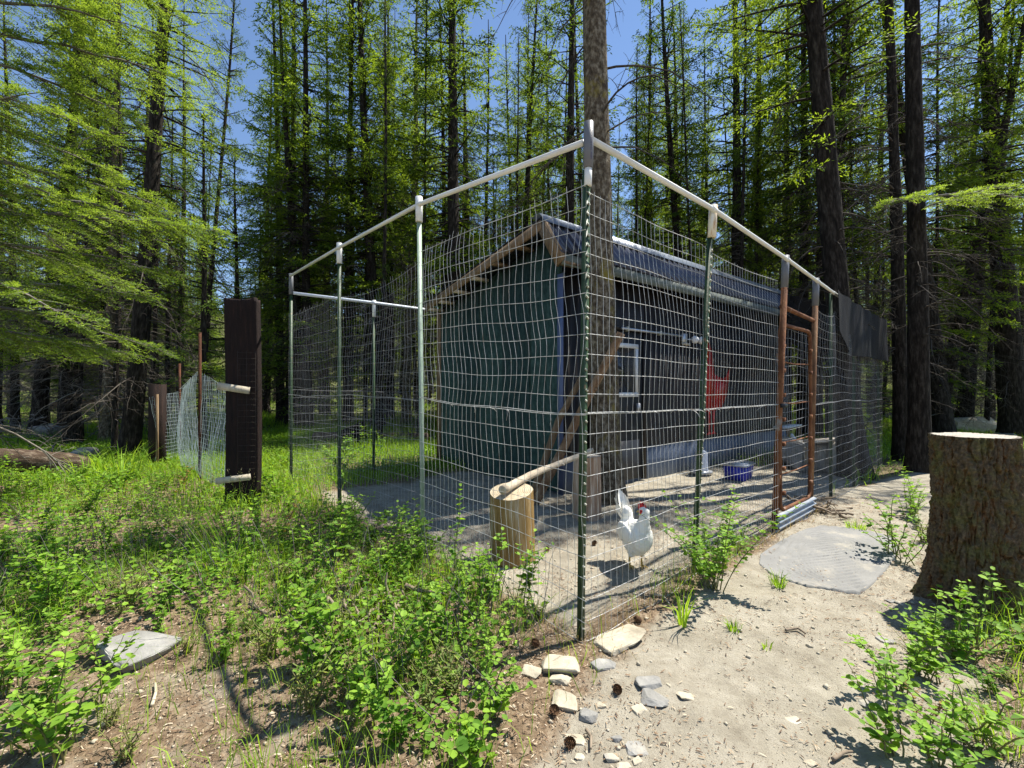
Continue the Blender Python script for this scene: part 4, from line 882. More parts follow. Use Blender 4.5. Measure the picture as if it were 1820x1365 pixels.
for k, (X, Y) in enumerate(spots):
    tree('hillside_conifer', labs[k], (X, Y), rg.uniform(9, 15), rg.uniform(.07, .15), FU[rg.integers(0, 4)], None, rg.uniform(0, 6.28), lean=rg.normal(0, .02), group='conifers on the far hillside', n=6, seed=900+k, cs_xy=rg.uniform(.9, 1.3))
spots = []
for k in range(60):
    Y = 13+26*rg.random(); ax = rg.uniform(-1.2, 1.2)
    if -.7 < ax < -.5: continue
    spots.append((ax*Y, Y))
labs = zone_labels(spots, '{o} low fir sapling {z}')
for k, (X, Y) in enumerate(spots):
    tree('fir_sapling', labs[k], (X, Y), rg.uniform(2.2, 4.5), .03, YO[k % 2], None, k*1.3, crown_h=7.0, group='low fir saplings of the forest floor', n=6, cs_xy=1.5, seed=700+k)
# big fir off the left edge whose sunlit boughs sweep into the picture
def fir_boughs(seed, spec, name):
    """spec: list of (z0, azimuth deg, length, elev, droop)"""
    rg = rng(seed); tP = []; tR = []; sP = []; sR = []; SP = []; SD = []; SU = []
    for (z0, azd, Lb, e, dr) in spec:
        az = R_(azd); dh = np.array([math.cos(az), math.sin(az), 0]); lat = np.array([-dh[1], dh[0], 0]); u = np.linspace(0, 1, 12)
        C = np.array([0, 0, z0])+dh*(Lb*u)[:, None]+lat*(Lb*rg.normal(0, .08)*u**2)[:, None]; C[:, 2] += Lb*(e*u-dr*u**1.8)
        C += rg.normal(0, .012, C.shape); tP.append(C); tR.append(np.linspace(.012+.007*Lb, .003, 12))
        nt_ = int(Lb*26); ut = .12+.88*rg.random(nt_)**.8
        side = np.where(np.arange(nt_) % 2 == 0, 1, -1)
        for q in range(nt_):
            b = np.array([np.interp(ut[q], u, C[:, k]) for k in range(3)])
            d = unit(dh*rg.uniform(.5, .9)+lat*side[q]*rg.uniform(.5, 1)+np.array([0, 0, rg.uniform(-.35, .1)])); l = (.16+.42*Lb*(1-ut[q])**.8*.8)*rg.uniform(.55, 1.1)
            w_ = np.linspace(0, 1, 5); S_ = b+d*(l*w_)[:, None]; S_[:, 2] -= .22*l*w_**2; sP.append(S_); sR.append(np.linspace(.004, .0015, 5))
            if ut[q] < .3 and rg.random() < .6: continue
            k = max(4, int(l/.034)); v = np.linspace(.2, 1, k); pp = np.stack([np.interp(v, w_, S_[:, a]) for a in range(3)], 1)
            fan = np.where(np.arange(k) % 2 == 0, 1, -1)[:, None]*unit(np.cross(d, [0, 0, 1.]))
            SP.append(pp); SD.append(unit(d+fan*rg.uniform(.4, 1.0, (k, 1))+rg.normal(0, .15, (k, 3)))); SU.append(unit(np.array([0, 0, 1.])+rg.normal(0, .3, (k, 3))))
    V1, Q1 = tubes_batch(np.array(tP), np.array(tR), 5); V2, Q2 = tubes_batch(np.array(sP), np.array(sR), 3)
    pos = np.vstack(SP); D = np.vstack(SD); U_ = np.vstack(SU); n_ = len(pos)
    # each shoot: several needle pairs
    m = 6
    L_ = .075*rg.uniform(.7, 1.25, n_)
    d, s_, nn = frame(D, U_)
    allp = []; alld = []; alll = []
    for q in range(m):
        f = (q+.3)/m; sg = 1 if q % 2 else -1
        allp.append(pos+d*(L_*f)[:, None]); alld.append(unit(d*.75+s_*sg*.75+nn*rg.normal(0, .35, (n_, 1)))); alll.append(.034*rg.uniform(.75, 1.2, n_))
    ap = np.vstack(allp); ad_ = np.vstack(alld); al = np.concatenate(alll)
    V3, Q3 = sprays(ap, ad_, np.tile(U_, (m, 1)), al, np.full(len(al), .0125))
    tn = np.tile(np.clip(.55+rg.normal(0, .22, n_)+.4*fbm(pos*1.5, 2, seed), 0, 1), m)
    return mesh_np(name, np.vstack([V1, V2, V3]), [np.vstack([Q1, Q2+len(V1), Q3+len(V1)+len(V2)])], [M_DEADL, M_NEEDLE2], np.concatenate([np.zeros(len(Q1)+len(Q2)), np.ones(len(Q3))]), tint=np.concatenate([np.zeros(len(V1)+len(V2)), np.repeat(tn, 4)]))
rg = rng(31)
Xf, Yf = -6.5, 4.7
t = thing('large_fir', 'big fir at the left edge with sunlit yellowish boughs sweeping in', 'tree', (Xf, Yf, 0))
obj('trunk', trunk_mesh(55, 14, .2, M_BARK, n=16), t)
spec = []
for z in np.linspace(1.75, 7.4, 27):
    spec.append((z, rg.uniform(-28, 42), rg.uniform(2.0, 3.4)*(1.0-.045*(z-1.7)) , rg.uniform(.02, .32), rg.uniform(.12, .4)))
for z in np.linspace(2.0, 9.0, 22): spec.append((z, rg.uniform(60, 300), rg.uniform(1.2, 2.6), .15, .3))
obj('crown', fir_boughs(33, spec, 'bough_crown'), t)
obj('dead_limbs', dead_proto('dead_limb_set', 196, .8, 4.5, 18, 2.4, mat=M_DEADL, fine=1.5), t)
# single live bough hanging from the tall right trunk
tr_ = [o for o in bpy.data.objects if o.get('label', '').startswith('tall straight dark trunk')][0]
obj('live_bough', fir_boughs(35, [(4.1, 225, 1.5, .05, .25), (4.2, 325, 1.4, .08, .3), (4.0, 275, 1.2, .1, .2)], 'live_bough'), tr_).rotation_euler = (0, 0, -17*2.4)
# ================================================================== STUMP, LOGS, STONES
def bark_stump():
    X, Y = 2.74, 2.70; t = thing('tree_stump', 'big waist high sawn stump with cracked brown bark beside the path', 'stump', (X, Y, gz1(X, Y)))
    n, K, H, r = 260, 230, .985, .198
    z = np.concatenate([[-.12], np.linspace(0, H, K-1)]); an = np.arange(n)*2*np.pi/n
    A, Z = np.meshgrid(an, z); rad = r*(1+.30*np.exp(-np.maximum(Z, 0)/.20))*(1+.045*np.sin(A*2+1)+.03*np.sin(A*5+2)+.11*np.exp(-np.maximum(Z, 0)/.17)*np.sin(A*5+.5)+.05*np.sin(Z*4+A))
    P = np.stack([np.cos(A)*2.4, np.sin(A)*2.4, Z*2.2], -1).reshape(-1, 3)
    wv = fbm(P*1.2, 3, 9)
    a1 = fbm(np.column_stack([P[:, 0]*3.6+wv*2.2, P[:, 1]*3.6+wv*2.2, P[:, 2]*2.9+wv*1.5]), 3, 11); crack = np.clip(1-np.abs(a1)*4.2, 0, 1)**1.3
    fl = fbm(np.column_stack([P[:, 0]*10, P[:, 1]*10, P[:, 2]*17]), 4, 13)
    fl2 = fbm(np.column_stack([P[:, 0]*26, P[:, 1]*26, P[:, 2]*34]), 2, 14)
    disp = -.024*crack+.014*fl+.007*fl2
    R2 = (rad.ravel()+disp); V = np.stack([R2*np.cos(A.ravel()), R2*np.sin(A.ravel()), Z.ravel()], 1)
    i_ = np.arange(K-1)[:, None]*n; j = np.arange(n)[None]; q = np.stack([i_+j, i_+(j+1) % n, i_+n+(j+1) % n, i_+n+j], -1).reshape(-1, 4)
    m, nt = newmat('stump_bark'); L = nt.links.new
    o = N(nt, 'ShaderNodeOutputMaterial'); p = N(nt, 'ShaderNodeBsdfPrincipled'); L(p.outputs[0], o.inputs[0]); p.inputs['Roughness'].default_value = .95; p.inputs['Specular IOR Level'].default_value = .1
    at = N(nt, 'ShaderNodeAttribute', attribute_name='tint'); c1 = ramp(nt, [(.15, (.06, .045, .030)), (.45, (.135, .10, .062)), (.62, (.12, .062, .026)), (.9, (.016, .010, .007))]); L(at.outputs['Fac'], c1.inputs['Fac'])
    tc = N(nt, 'ShaderNodeTexCoord'); nz = N(nt, 'ShaderNodeTexNoise', Scale=5.5, Detail=8, Roughness=.7); L(tc.outputs['Object'], nz.inputs['Vector'])
    r2 = ramp(nt, [(.48, (0, 0, 0)), (.62, (.8, .8, .8))]); L(nz.outputs['Fac'], r2.inputs['Fac'])
    mx = N(nt, 'ShaderNodeMixRGB'); L(r2.outputs[0], mx.inputs['Fac']); L(c1.outputs[0], mx.inputs['Color1']); mx.inputs['Color2'].default_value = (.13, .125, .045, 1)
    n4 = N(nt, 'ShaderNodeTexNoise', Scale=70, Detail=5, Roughness=.75); L(tc.outputs['Object'], n4.inputs['Vector']); r4 = ramp(nt, [(.3, (.45, .45, .45)), (.7, (1.5, 1.5, 1.5))]); L(n4.outputs['Fac'], r4.inputs['Fac'])
    m2 = N(nt, 'ShaderNodeMixRGB', blend_type='MULTIPLY'); m2.inputs['Fac'].default_value = 1; L(mx.outputs[0], m2.inputs['Color1']); L(r4.outputs[0], m2.inputs['Color2'])
    L(m2.outputs[0], p.inputs['Base Color']); b = N(nt, 'ShaderNodeBump', Strength=.9, Distance=.006); L(n4.outputs['Fac'], b.inputs['Height']); L(b.outputs[0], p.inputs['Normal'])
    tint = np.clip(.3+.5*crack+.35*fl, 0, 1)
    obj('bark', mesh_np('bark', V, [q], [m], smooth=False, tint=tint), t)
    tp = V[-n:]; rings = [tp*[f, f, 1]+[0, 0, .004*(1-f)] for f in (1, .97, .7, .4, .15)]
    for k in range(1, 5): rings[k][:, 2] += .006*fbm(rings[k]*14, 2, 5)
    Vt = np.vstack(rings+[[[0, 0, H+.004]]]); qq = np.vstack([np.stack([k*n+np.arange(n), k*n+(np.arange(n)+1) % n, (k+1)*n+(np.arange(n)+1) % n, (k+1)*n+np.arange(n)], 1) for k in range(4)])
    tt = np.stack([4*n+np.arange(n), 4*n+(np.arange(n)+1) % n, np.full(n, 5*n)], 1)
    o = obj('sawn_top', mesh_np('sawn_top', Vt+[0, 0, .002], [qq, tt], [M_CUTG]), t)
bark_stump()
def log_stump(name, label, X, Y, r, H, mat, tilt, cutmat, lean=(0, 0), seed=0):
    t = thing(name, label, 'log', (X, Y, gz1(X, Y)-.02)); n = 40; K = 14
    t.rotation_euler = (lean[1], lean[0], 0)
    an = np.arange(n)*2*np.pi/n; z = np.linspace(0, 1, K); V = []
    ra = r*(1+.05*fbm(np.column_stack([np.cos(an)*2, np.sin(an)*2, an*0])+seed, 3, seed))
    for f in z:
        rr = ra*(1+.06*(1-f)); zt = H+tilt[0]*np.cos(an)*rr+tilt[1]*np.sin(an)*rr
        V.append(np.stack([rr*np.cos(an), rr*np.sin(an), f*zt], 1))
    V = np.array(V); d = .004*fbm(np.column_stack([np.tile(np.cos(an)*8, K), np.tile(np.sin(an)*8, K), np.repeat(z, n)*.6]), 3, seed)
    Vf = V.reshape(-1, 3); Vf[:, :2] *= (1+d/r)[:, None]
    i_ = np.arange(K-1)[:, None]*n; j = np.arange(n)[None]; q = np.stack([i_+j, i_+(j+1) % n, i_+n+(j+1) % n, i_+n+j], -1).reshape(-1, 4)
    obj('side', mesh_np('side', Vf, [q], [mat], smooth=True), t)
    top = Vf[-n:]; Vt = np.vstack([top, top*[.55, .55, 1], [[0, 0, H]]]); Vt[n:2*n, 2] = H+(top[:, 2]-H)*.55
    qq = np.stack([np.arange(n), (np.arange(n)+1) % n, n+(np.arange(n)+1) % n, n+np.arange(n)], 1); tt = np.stack([n+np.arange(n), n+(np.arange(n)+1) % n, np.full(n, 2*n)], 1)
    obj('sawn_end', mesh_np('sawn_end', Vt+[0, 0, .0015], [qq, tt], [cutmat]), t); return t
log_stump('upright_log', 'yellowish peeled log standing on end just inside the left wire', PX(911, 3.36), 3.36, .158, .52, M_LOG, (.05, .20), M_CUT, lean=(-.02, 0), seed=3)
log_stump('upright_log', 'weathered brown log standing on end beside the pen tree', PX(1043, 4.5), 4.5, .138, .62, M_LOG2, (.05, -.03), M_CUTG, seed=5)
def stick(name, label, cat, P, R, mat, n=10, group=None, knots=True, seed=0):
    P = np.array(P, float); t = thing(name, label, cat, tuple(P[0]), 0, group); u = np.linspace(0, 1, 22); s_ = np.linspace(0, 1, len(P))
    C = np.stack([np.interp(u, s_, P[:, k]) for k in range(3)], 1)-P[0]; rg = rng(seed); C += np.cumsum(rg.normal(0, R[0]*.05, C.shape), 0)*np.sin(np.pi*u)[:, None]
    rad = np.interp(u, [0, 1], R)*(1+.10*fbm(np.column_stack([u*9, u*0, u*0])+seed, 2, seed))
    b = MB(); b.tube(C, rad, n); b.build('shaft', mat, t, smooth=True)
    if knots:
        for q in rg.uniform(.15, .85, 3):
            c = C[int(q*21)]; d = rg.normal(0, 1, 3); d = d/np.linalg.norm(d); k = MB(); k.tube([c, c+d*R[0]*1.45], [R[0]*.4, R[0]*.22], 6); k.build('knot', mat, t)
    return t
stick('perch_pole', 'pale barkless perch pole laid across the two upright logs', 'pole', [(PX(893, 3.24), 3.24, .545), (PX(960, 3.75), 3.75, .60), (PX(1052, 4.42), 4.42, .675)], (.033, .023), M_PERCH, seed=4)
stick('leaning_pole', 'rough bark covered pole leaning up against the pen tree', 'pole', [(PX(952, 5.05), 5.05, .02), (PX(1030, 4.92), 4.92, .98), (PX(1104, 4.80), 4.80, 1.86)], (.050, .045), M_POLE, seed=6)
stick('leaning_pole', 'split paler rail leaning behind the bark covered pole', 'pole', [(PX(945, 5.25), 5.25, .02), (PX(995, 5.18), 5.18, .95), (PX(1052, 5.12), 5.12, 1.60)], (.045, .032), M_BOARD, seed=8)

def stone(px_, py_, wpx, hpx, label, mat, seed, flat=.5, rz=None, group='stones lying by the corner post', X=None, Y=None, w=None, d=None, h=None, name='stone', sink=.36):
    rg = rng(900+seed)
    if X is None:
        Y = GY(py_); X = PX(px_, Y); w = wpx/F*Y*.9; d = w*rg.uniform(.65, .95); h = w*flat*.66
    bm = bmesh.new(); m_ = 34
    for q in range(m_):
        v = rg.normal(0, 1, 3); v = v/np.linalg.norm(v); v = np.sign(v)*np.abs(v)**.72; v = v/np.max(np.abs(v))*rg.uniform(.72, 1.05)
        bm.verts.new((v[0]*w/2*1.05, v[1]*d/2*1.05, v[2]*h/2))
    bmesh.ops.convex_hull(bm, input=bm.verts[:]); bmesh.ops.delete(bm, geom=[v for v in bm.verts if not v.link_faces], context='VERTS')
    bmesh.ops.bevel(bm, geom=bm.edges[:], offset=min(w, h)*.045, segments=2, affect='EDGES', clamp_overlap=True)
    bmesh.ops.triangulate(bm, faces=bm.faces[:]); bmesh.ops.subdivide_edges(bm, edges=[e for e in bm.edges if e.calc_length() > w*.12], cuts=2, use_grid_fill=True)
    me = bpy.data.meshes.new(name); bm.to_mesh(me); bm.free(); me.materials.append(mat)
    co = np.empty(len(me.vertices)*3, np.float32); me.vertices.foreach_get('co', co); co = co.reshape(-1, 3)
    co = co*(1+.09*fbm(co/w*3+seed, 3, seed)+.05*fbm(co/w*9+seed, 3, seed+5))[:, None]; me.vertices.foreach_set('co', co.ravel()); me.update()
    o = obj(name, me); o.location = (X, Y, gz1(X, Y)+h*(.5-sink)); o.rotation_euler = (rg.normal(0, .09), rg.normal(0, .09), rz if rz is not None else rg.uniform(-.5, .5))
    return tag(o, label, 'stone', group)
ST = [(1100, 1140, 96, 'large flat tan slab just right of the corner post foot', M_STONE, .30), (992, 1182, 78, 'thick tan block left of the corner post foot', M_STONE, .42),
 (996, 1208, 40, 'small tan stone wedged under the thick tan block', M_STONE, .5), (945, 1195, 40, 'tan stone half hidden at the shrub edge', M_STONE, .5),
 (1073, 1184, 44, 'jagged grey white stone below the flat tan slab', M_STONEG, .5), (1003, 1250, 50, 'squarish tan stone beside a pine cone', M_STONE, .5),
 (1044, 1272, 36, 'pale grey stone touching the squarish tan stone', M_STONEG, .6), (1069, 1257, 18, 'little tan pebble stone right of the pale grey one', M_STONE, .6),
 (1151, 1219, 50, 'rounded grey stone, upper of the pair on the path edge', M_STONEG, .42), (1164, 1247, 56, 'wedge shaped pale stone, lower of the pair on the path edge', M_STONEG, .32),
 (1219, 1240, 34, 'flat tan stone at the right end of the scatter', M_STONE, .25), (1137, 1264, 28, 'small tan stone under the wedge shaped one', M_STONE, .45),
 (1131, 1330, 40, 'white grey flat stone near the bottom of the path', M_STONEG, .3), (1087, 1345, 30, 'angular white stone near the bottom edge', M_STONEG, .5),
 (1096, 1312, 20, 'slim upright grey stone above the angular white one', M_STONEG, .7), (1132, 1352, 22, 'roundish tan stone at the bottom edge', M_STONE, .5),
 (1020, 1312, 44, 'flat half buried tan stone among needles', M_STONE, .2), (1031, 1345, 20, 'small tan stone left of the bottom stones', M_STONE, .5),
 (1108, 1362, 28, 'tan stone cut by the bottom picture edge', M_STONE, .5), (250, 1172, 112, 'big pale rock mottled by leaf shadows at the left', M_STONEG, .52),
 (1573, 1138, 30, 'oblong grey stone in the shadow of the big stump', M_STONEG, .4), (1537, 1250, 26, 'small white stone at the right edge of the path', M_STONEG, .4),
 (1410, 1275, 24, 'small tan stone flush in the middle of the path', M_STONE, .2), (1440, 1348, 20, 'tan pebble near the lower middle of the path', M_STONE, .3),
 (1584, 1068, 16, 'white pebble below the grey mat, left one', M_STONEG, .4), (1600, 1072, 18, 'white pebble below the grey mat, right one', M_STONEG, .4)]
for k, (a, b, c, lab, mt, fl_) in enumerate(ST): stone(a, b, c, 0, lab, mt, k, fl_)
stone(0, 0, 0, 0, 'pale rounded boulder between trunks behind the big stump', M_STONE, 60, X=PX(1722, 13.0), Y=13.0, w=1.0, d=.7, h=.55, name='boulder', group='boulders in the forest', sink=.1)
stone(0, 0, 0, 0, 'low grey boulder right of the pale rounded boulder', M_STONEG, 61, X=PX(1790, 11.5), Y=11.5, w=.6, d=.5, h=.3, name='boulder', group='boulders in the forest')
stone(0, 0, 0, 0, 'grey boulder in the grass beyond the right end of the fence', M_STONEG, 62, X=PX(1582, 17), Y=17, w=1.1, d=.8, h=.6, name='boulder', group='boulders in the forest')
stone(0, 0, 0, 0, 'grey boulder under the curved trunk at the far left', M_STONEG, 63, X=PX(88, 11.5), Y=11.5, w=.6, d=.5, h=.45, name='boulder', group='boulders in the forest')
stone(0, 0, 0, 0, 'dark grey boulder in the grass left of the dark leaning trunk', M_STONEG, 64, X=PX(150, 8.6), Y=8.6, w=.5, d=.4, h=.35, name='boulder', group='boulders in the forest')
for k, (px_, Y, w_) in enumerate([(1465, 7.2, .6), (1490, 7.0, .5), (1420, 7.6, .7)]):
    stone(0, 0, 0, 0, ['pale boulder under the plank seen past the gate', 'rough boulder at the right end of the plank past the gate', 'mossy boulder seen low through the gate'][k], M_STONEG, 70+k, X=PX(px_, Y), Y=Y, w=w_, d=.5, h=.55, name='boulder', group='boulders in the pen', sink=.1)
t = thing('plank', 'grey weathered plank resting on boulders past the gate', 'plank', (PX(1470, 7.0), 7.0, .50), .5)
MB().box((0, 0, 0), (.95, .20, .04)).build('board', M_GALV if False else M_CUTG, t)
stick('fallen_log', 'mossy fallen log lying in the pen behind the gate', 'log', [(PX(1385, 8.0), 8.0, .18), (PX(1450, 7.6), 7.6, .3)], (.16, .13), M_ROT, n=14, seed=12, knots=False)
# fallen wood in the forest
stick('fallen_log', 'crumbling brown log in the grass at the left edge', 'log', [(-7.9, 6.6, .22), (-7.1, 6.75, .18), (-6.55, 7.0, .10)], (.22, .13), M_ROT, n=18, seed=14, knots=False)
stick('fallen_log', 'pale barkless log end at the left edge below the brown log', 'log', [(-7.0, 5.2, .08), (-5.95, 5.3, .06)], (.10, .08), M_LOG2, n=14, seed=15, knots=False)
stick('fallen_log', 'reddish fallen trunk lying level behind the left trunks', 'log', [(PX(78, 14), 14, .78), (PX(200, 14.5), 14.5, 1.0), (PX(330, 15), 15, .9)], (.09, .05), M_POLE, n=8, seed=16)
stick('fallen_log', 'brown fallen trunk lying on the grass behind the left fence', 'log', [(PX(560, 11), 11, .12), (PX(660, 10.8), 10.8, .16), (PX(760, 10.5), 10.5, .2)], (.14, .10), M_ROT, n=10, seed=17)
log_stump('small_stump', 'small charred stump in the bright grass at the left', PX(130, 10.4), 10.4, .18, .52, M_BARK, (.6, .2), M_BARK, seed=9)
log_stump('small_stump', 'dark upturned stump behind the middle post of the left fence', PX(628, 10.2), 10.2, .26, .48, M_BARK, (.4, .1), M_ROT, seed=11)
def brush(label, X, Y, n_, seed, spread, zmax, mat=M_DEADL, name='brush_pile'):
    rg = rng(seed); P = []; Rr = []
    for k in range(n_):
        c = np.array([rg.normal(0, spread), rg.normal(0, spread*.6), abs(rg.normal(0, zmax*.45))]); d = unit(np.array([rg.normal(), rg.normal()*.7, rg.normal()*.3])); l = rg.uniform(.3, 1.3)*spread; u = np.linspace(-.5, .5, 6)
        C = c+d*(l*u)[:, None]; C[:, 2] += rg.normal(0, .2)*l*(u**2); C += rg.normal(0, .02*l, C.shape); C[:, 2] = np.maximum(C[:, 2], .01); P.append(C); Rr.append(np.linspace(.014, .004, 6)*rg.uniform(.5, 1.3))
    V, Qb = tubes_batch(np.array(P), np.array(Rr), 4); o = obj(name, mesh_np(name, V, [Qb], [mat])); o.location = (X, Y, gz1(X, Y)); tag(o, label, 'brush pile'); o['kind'] = 'stuff'; return o
brush('heap of dead grey branches under the curved trunk at the far left', PX(20, 10.6), 10.6, 120, 41, .8, .8)
brush('heap of broken pale wood in front of the small charred stump', PX(100, 9.3), 9.3, 50, 42, .6, .15)
brush('tangle of dry sticks at the foot of the fence past the gate', 3.3, 4.72, 40, 43, .22, .10, M_TWIG)
brush('tangle of dry grey twigs in the middle of the front thicket', PX(640, 2.55), 2.55, 60, 44, .20, .10, M_TWIG)
# twigs on the soil that can be picked out
for k, (a, b, lab) in enumerate([((228, 1330), (290, 1258), 'dark bent twig on the bare soil lower left'), ((270, 1262), (276, 1225), 'short pale stick standing by the dark bent twig'), ((1396, 1125), (1432, 1133), 'thin brown twig lying in the middle of the path'),
   ((1162, 1062), (1190, 1080), 'pale split stick beside the right hand bush'), ((1480, 1350), (1515, 1335), 'small brown stick near the bottom of the path'), ((560, 1358), (640, 1345), 'grey stick lying along the bottom edge left of the path'), ((20, 1270), (80, 1245), 'pale flat strip of wood at the lower left edge'),
   ((1042, 1300), (1050, 1335), 'thin dark twig between the bottom stones')]):
    Pa = []
    for (x_, y_) in (a, ((a[0]+b[0])/2+4, (a[1]+b[1])/2-5), b):
        Y = GY(y_); X = PX(x_, Y); Pa.append((X, Y, gz1(X, Y)+.012))
    stick('twig', lab, 'twig', Pa, (.007, .004) if k != 6 else (.014, .010), M_TWIG if k not in (1, 3, 6) else M_BOARDL, n=6, group='twigs lying on the ground', seed=50+k, knots=False)
# cones
def cone(px_, py_, lab, k):
    Y = GY(py_); X = PX(px_, Y); rg = rng(600+k); b = MB(); n_ = 70
    for q in range(n_):
        f = q/n_; a = q*2.4; r_ = .016*math.sin(math.pi*(.12+.80*f)); z = -.026+.052*f
        c = np.array([r_*math.cos(a), r_*math.sin(a), z]); o_ = unit(np.array([math.cos(a), math.sin(a), .55])); s_ = np.array([-math.sin(a), math.cos(a), 0])
        b.add(np.array([c-s_*.006, c+s_*.006, c+o_*.011+s_*.003, c+o_*.011-s_*.003, c+o_*.006+[0, 0, -.004]]), [[0, 1, 2, 3]], [[0, 4, 1]])
    b.tube([(0, 0, -.026), (0, 0, .0), (0, 0, .026)], [.006, .011, .004], 8)
    o = b.build('pine_cone', M_CONE); o.location = (X, Y, gz1(X, Y)+.018); o.scale = (.78,)*3; o.rotation_euler = (rg.uniform(.9, 1.6), 0, rg.uniform(0, 6)); tag(o, lab, 'pine cone', 'pine cones on the ground')
for k, c in enumerate([(985, 1270, 'open brown cone left of the squarish tan stone'), (1097, 1234, 'open brown cone above the path stones'), (1014, 1326, 'brown cone among needles near the bottom stones'), (1056, 982, 'brown cone just inside the wire right of the corner post'), (972, 986, 'round brown cone inside the wire left of the corner post'), (952, 1150, 'dark cone in straw left of the corner post foot'), (608, 1330, 'closed brown cone at the bottom left of the thicket'), (1134, 1110, 'small cone on top of the flat tan slab edge')]): cone(*c, k)
# ---- grey ribbed mat before the gate
t = thing('ribbed_mat', 'pale grey ribbed mat lying on the path in front of the gate', 'mat', (2.55, 3.55, 0))
mpx = [(1350, 990), (1392, 960), (1425, 944), (1460, 935), (1500, 938), (1545, 945), (1585, 956), (1596, 972), (1592, 992), (1572, 1018), (1545, 1046), (1528, 1056), (1490, 1053), (1440, 1046), (1396, 1034), (1365, 1022), (1348, 1006)]
poly = np.array([(PX(a, GY(b)), GY(b)) for a, b in mpx])
def inpoly(p, poly):
    x, y = p[:, 0], p[:, 1]; c = np.zeros(len(p), bool); n_ = len(poly); j = n_-1
    for i in range(n_):
        xi, yi = poly[i]; xj, yj = poly[j]
        c ^= ((yi > y) != (yj > y)) & (x < (xj-xi)*(y-yi)/(yj-yi+1e-12)+xi); j = i
    return c
cen = poly.mean(0); nb_ = len(poly)*6
bd = np.array([poly[i]*(1-f)+poly[(i+1) % len(poly)]*f for i in range(len(poly)) for f in np.linspace(0, 1, 6, endpoint=False)])
fr_ = np.concatenate([[1.0], np.linspace(1, 0, 90)[1:]]); ring = np.array([cen+(bd-cen)*f for f in fr_])      # (R,n,2)
rd = unit(np.array([.744, .668])); tperp = ring @ np.array([-.25, .97])
zz = gz(ring[..., 0].ravel(), ring[..., 1].ravel()).reshape(ring.shape[:2]); zz = zz.mean()*.6+zz*.4+.014+.004*np.sign(np.sin(tperp*2*np.pi/.044))
zz[0] -= .03
V = np.concatenate([ring, zz[..., None]], -1).reshape(-1, 3)-[2.55, 3.55, 0]; n_ = nb_
q = np.vstack([np.stack([k*n_+np.arange(n_), k*n_+(np.arange(n_)+1) % n_, (k+1)*n_+(np.arange(n_)+1) % n_, (k+1)*n_+np.arange(n_)], 1) for k in range(len(fr_)-1)])
obj('sheet', mesh_np('sheet', V, [q], [M_MAT]), t)
# ---- old timber post and garden netting at the left
Yk = 4.94; Xk = PX(432, Yk)
t = thing('timber_post', 'thick dark brown timber post standing at the left of the pen', 'post', (Xk, Yk, gz1(Xk, Yk)), .12)
pr_ = []
for k in range(64):                                     # rectangular section with rounded, worn edges
    a = k*2*np.pi/64; c_, s2 = math.cos(a), math.sin(a); pr_.append((.1675*np.sign(c_)*abs(c_)**.22, .06*np.sign(s2)*abs(s2)**.22))
pr_ = np.array(pr_); zz_ = np.linspace(-.15, 2.22, 70); V = np.array([[x, y, z] for z in zz_ for x, y in pr_])
gr = fbm(np.column_stack([V[:, 0]*26, V[:, 1]*26, V[:, 2]*1.1]), 4, 31); V[:, :2] *= (1+.035*gr)[:, None]; V[:, 0] += .012*np.sin(V[:, 2]*1.7); top_ = V[:, 2] > 2.2; V[top_, 2] += .03*fbm(V[top_]*14, 2, 33)
i_ = np.arange(69)[:, None]*64; j = np.arange(64)[None]; q = np.stack([i_+j, i_+(j+1) % 64, i_+64+(j+1) % 64, i_+64+j], -1).reshape(-1, 4); V = np.vstack([V, [[0, 0, 2.215]]]); tt = np.stack([69*64+np.arange(64), 69*64+(np.arange(64)+1) % 64, np.full(64, 70*64)], 1)
obj('timber', mesh_np('timber', V, [q, tt], [M_BOARDD]), t)
o1 = plank((-.215, -.08, 1.285), (.10, -.08, 1.235), UP, .075, .03, M_BOARDL, 'nailed_slat', t)
o1 = plank((-.23, -.08, .275), (.11, -.08, .315), UP, .065, .03, M_BOARDL, 'nailed_slat', t)
t = thing('wire_screen', 'strip of fine wire grid fixed to the face of the dark timber post', 'wire mesh', (Xk, Yk, 0), .12)
for x in (-.02, .07, .16): MB().tube([(x, -.075, .40), (x, -.078, 1.68)], .0009, 4).build('line_wire', M_DEAD, t)
for z in np.arange(.42, 1.69, .062): MB().tube([(-.02, -.077, z), (.16, -.077, z)], .0008, 4).build('stay_wire', M_DEAD, t)
def stake(lab, px_, Y, z1, r, mat, sq=False):
    X = PX(px_, Y); t = thing('stake', lab, 'stake', (X, Y, gz1(X, Y)), 0, 'stakes of the old garden netting')
    b = MB(); 
    if sq: b.box((0, 0, z1/2-.1), (r*2, r*1.4, z1+.2))
    else: b.box((0, 0, z1/2-.1), (.034, .006, z1+.2)); b.box((0, .017, z1/2-.1), (.006, .03, z1+.2))
    b.build('shaft', mat, t); return X, Y
K1 = stake('rusty steel stake in front of the pale netting', 355, 6.3, 2.05, .02, M_RUSTK); K2 = stake('rusty steel stake behind the pale netting', 319, 8.2, 1.75, .02, M_RUSTK)
K3 = stake('squat brown wooden post at the left end of the netting', 280, 7.6, 1.36, .10, M_BOARDD, True); K4 = stake('thin grey stake leaning beside the squat wooden post', 279, 7.2, 1.2, .02, M_BOARD)
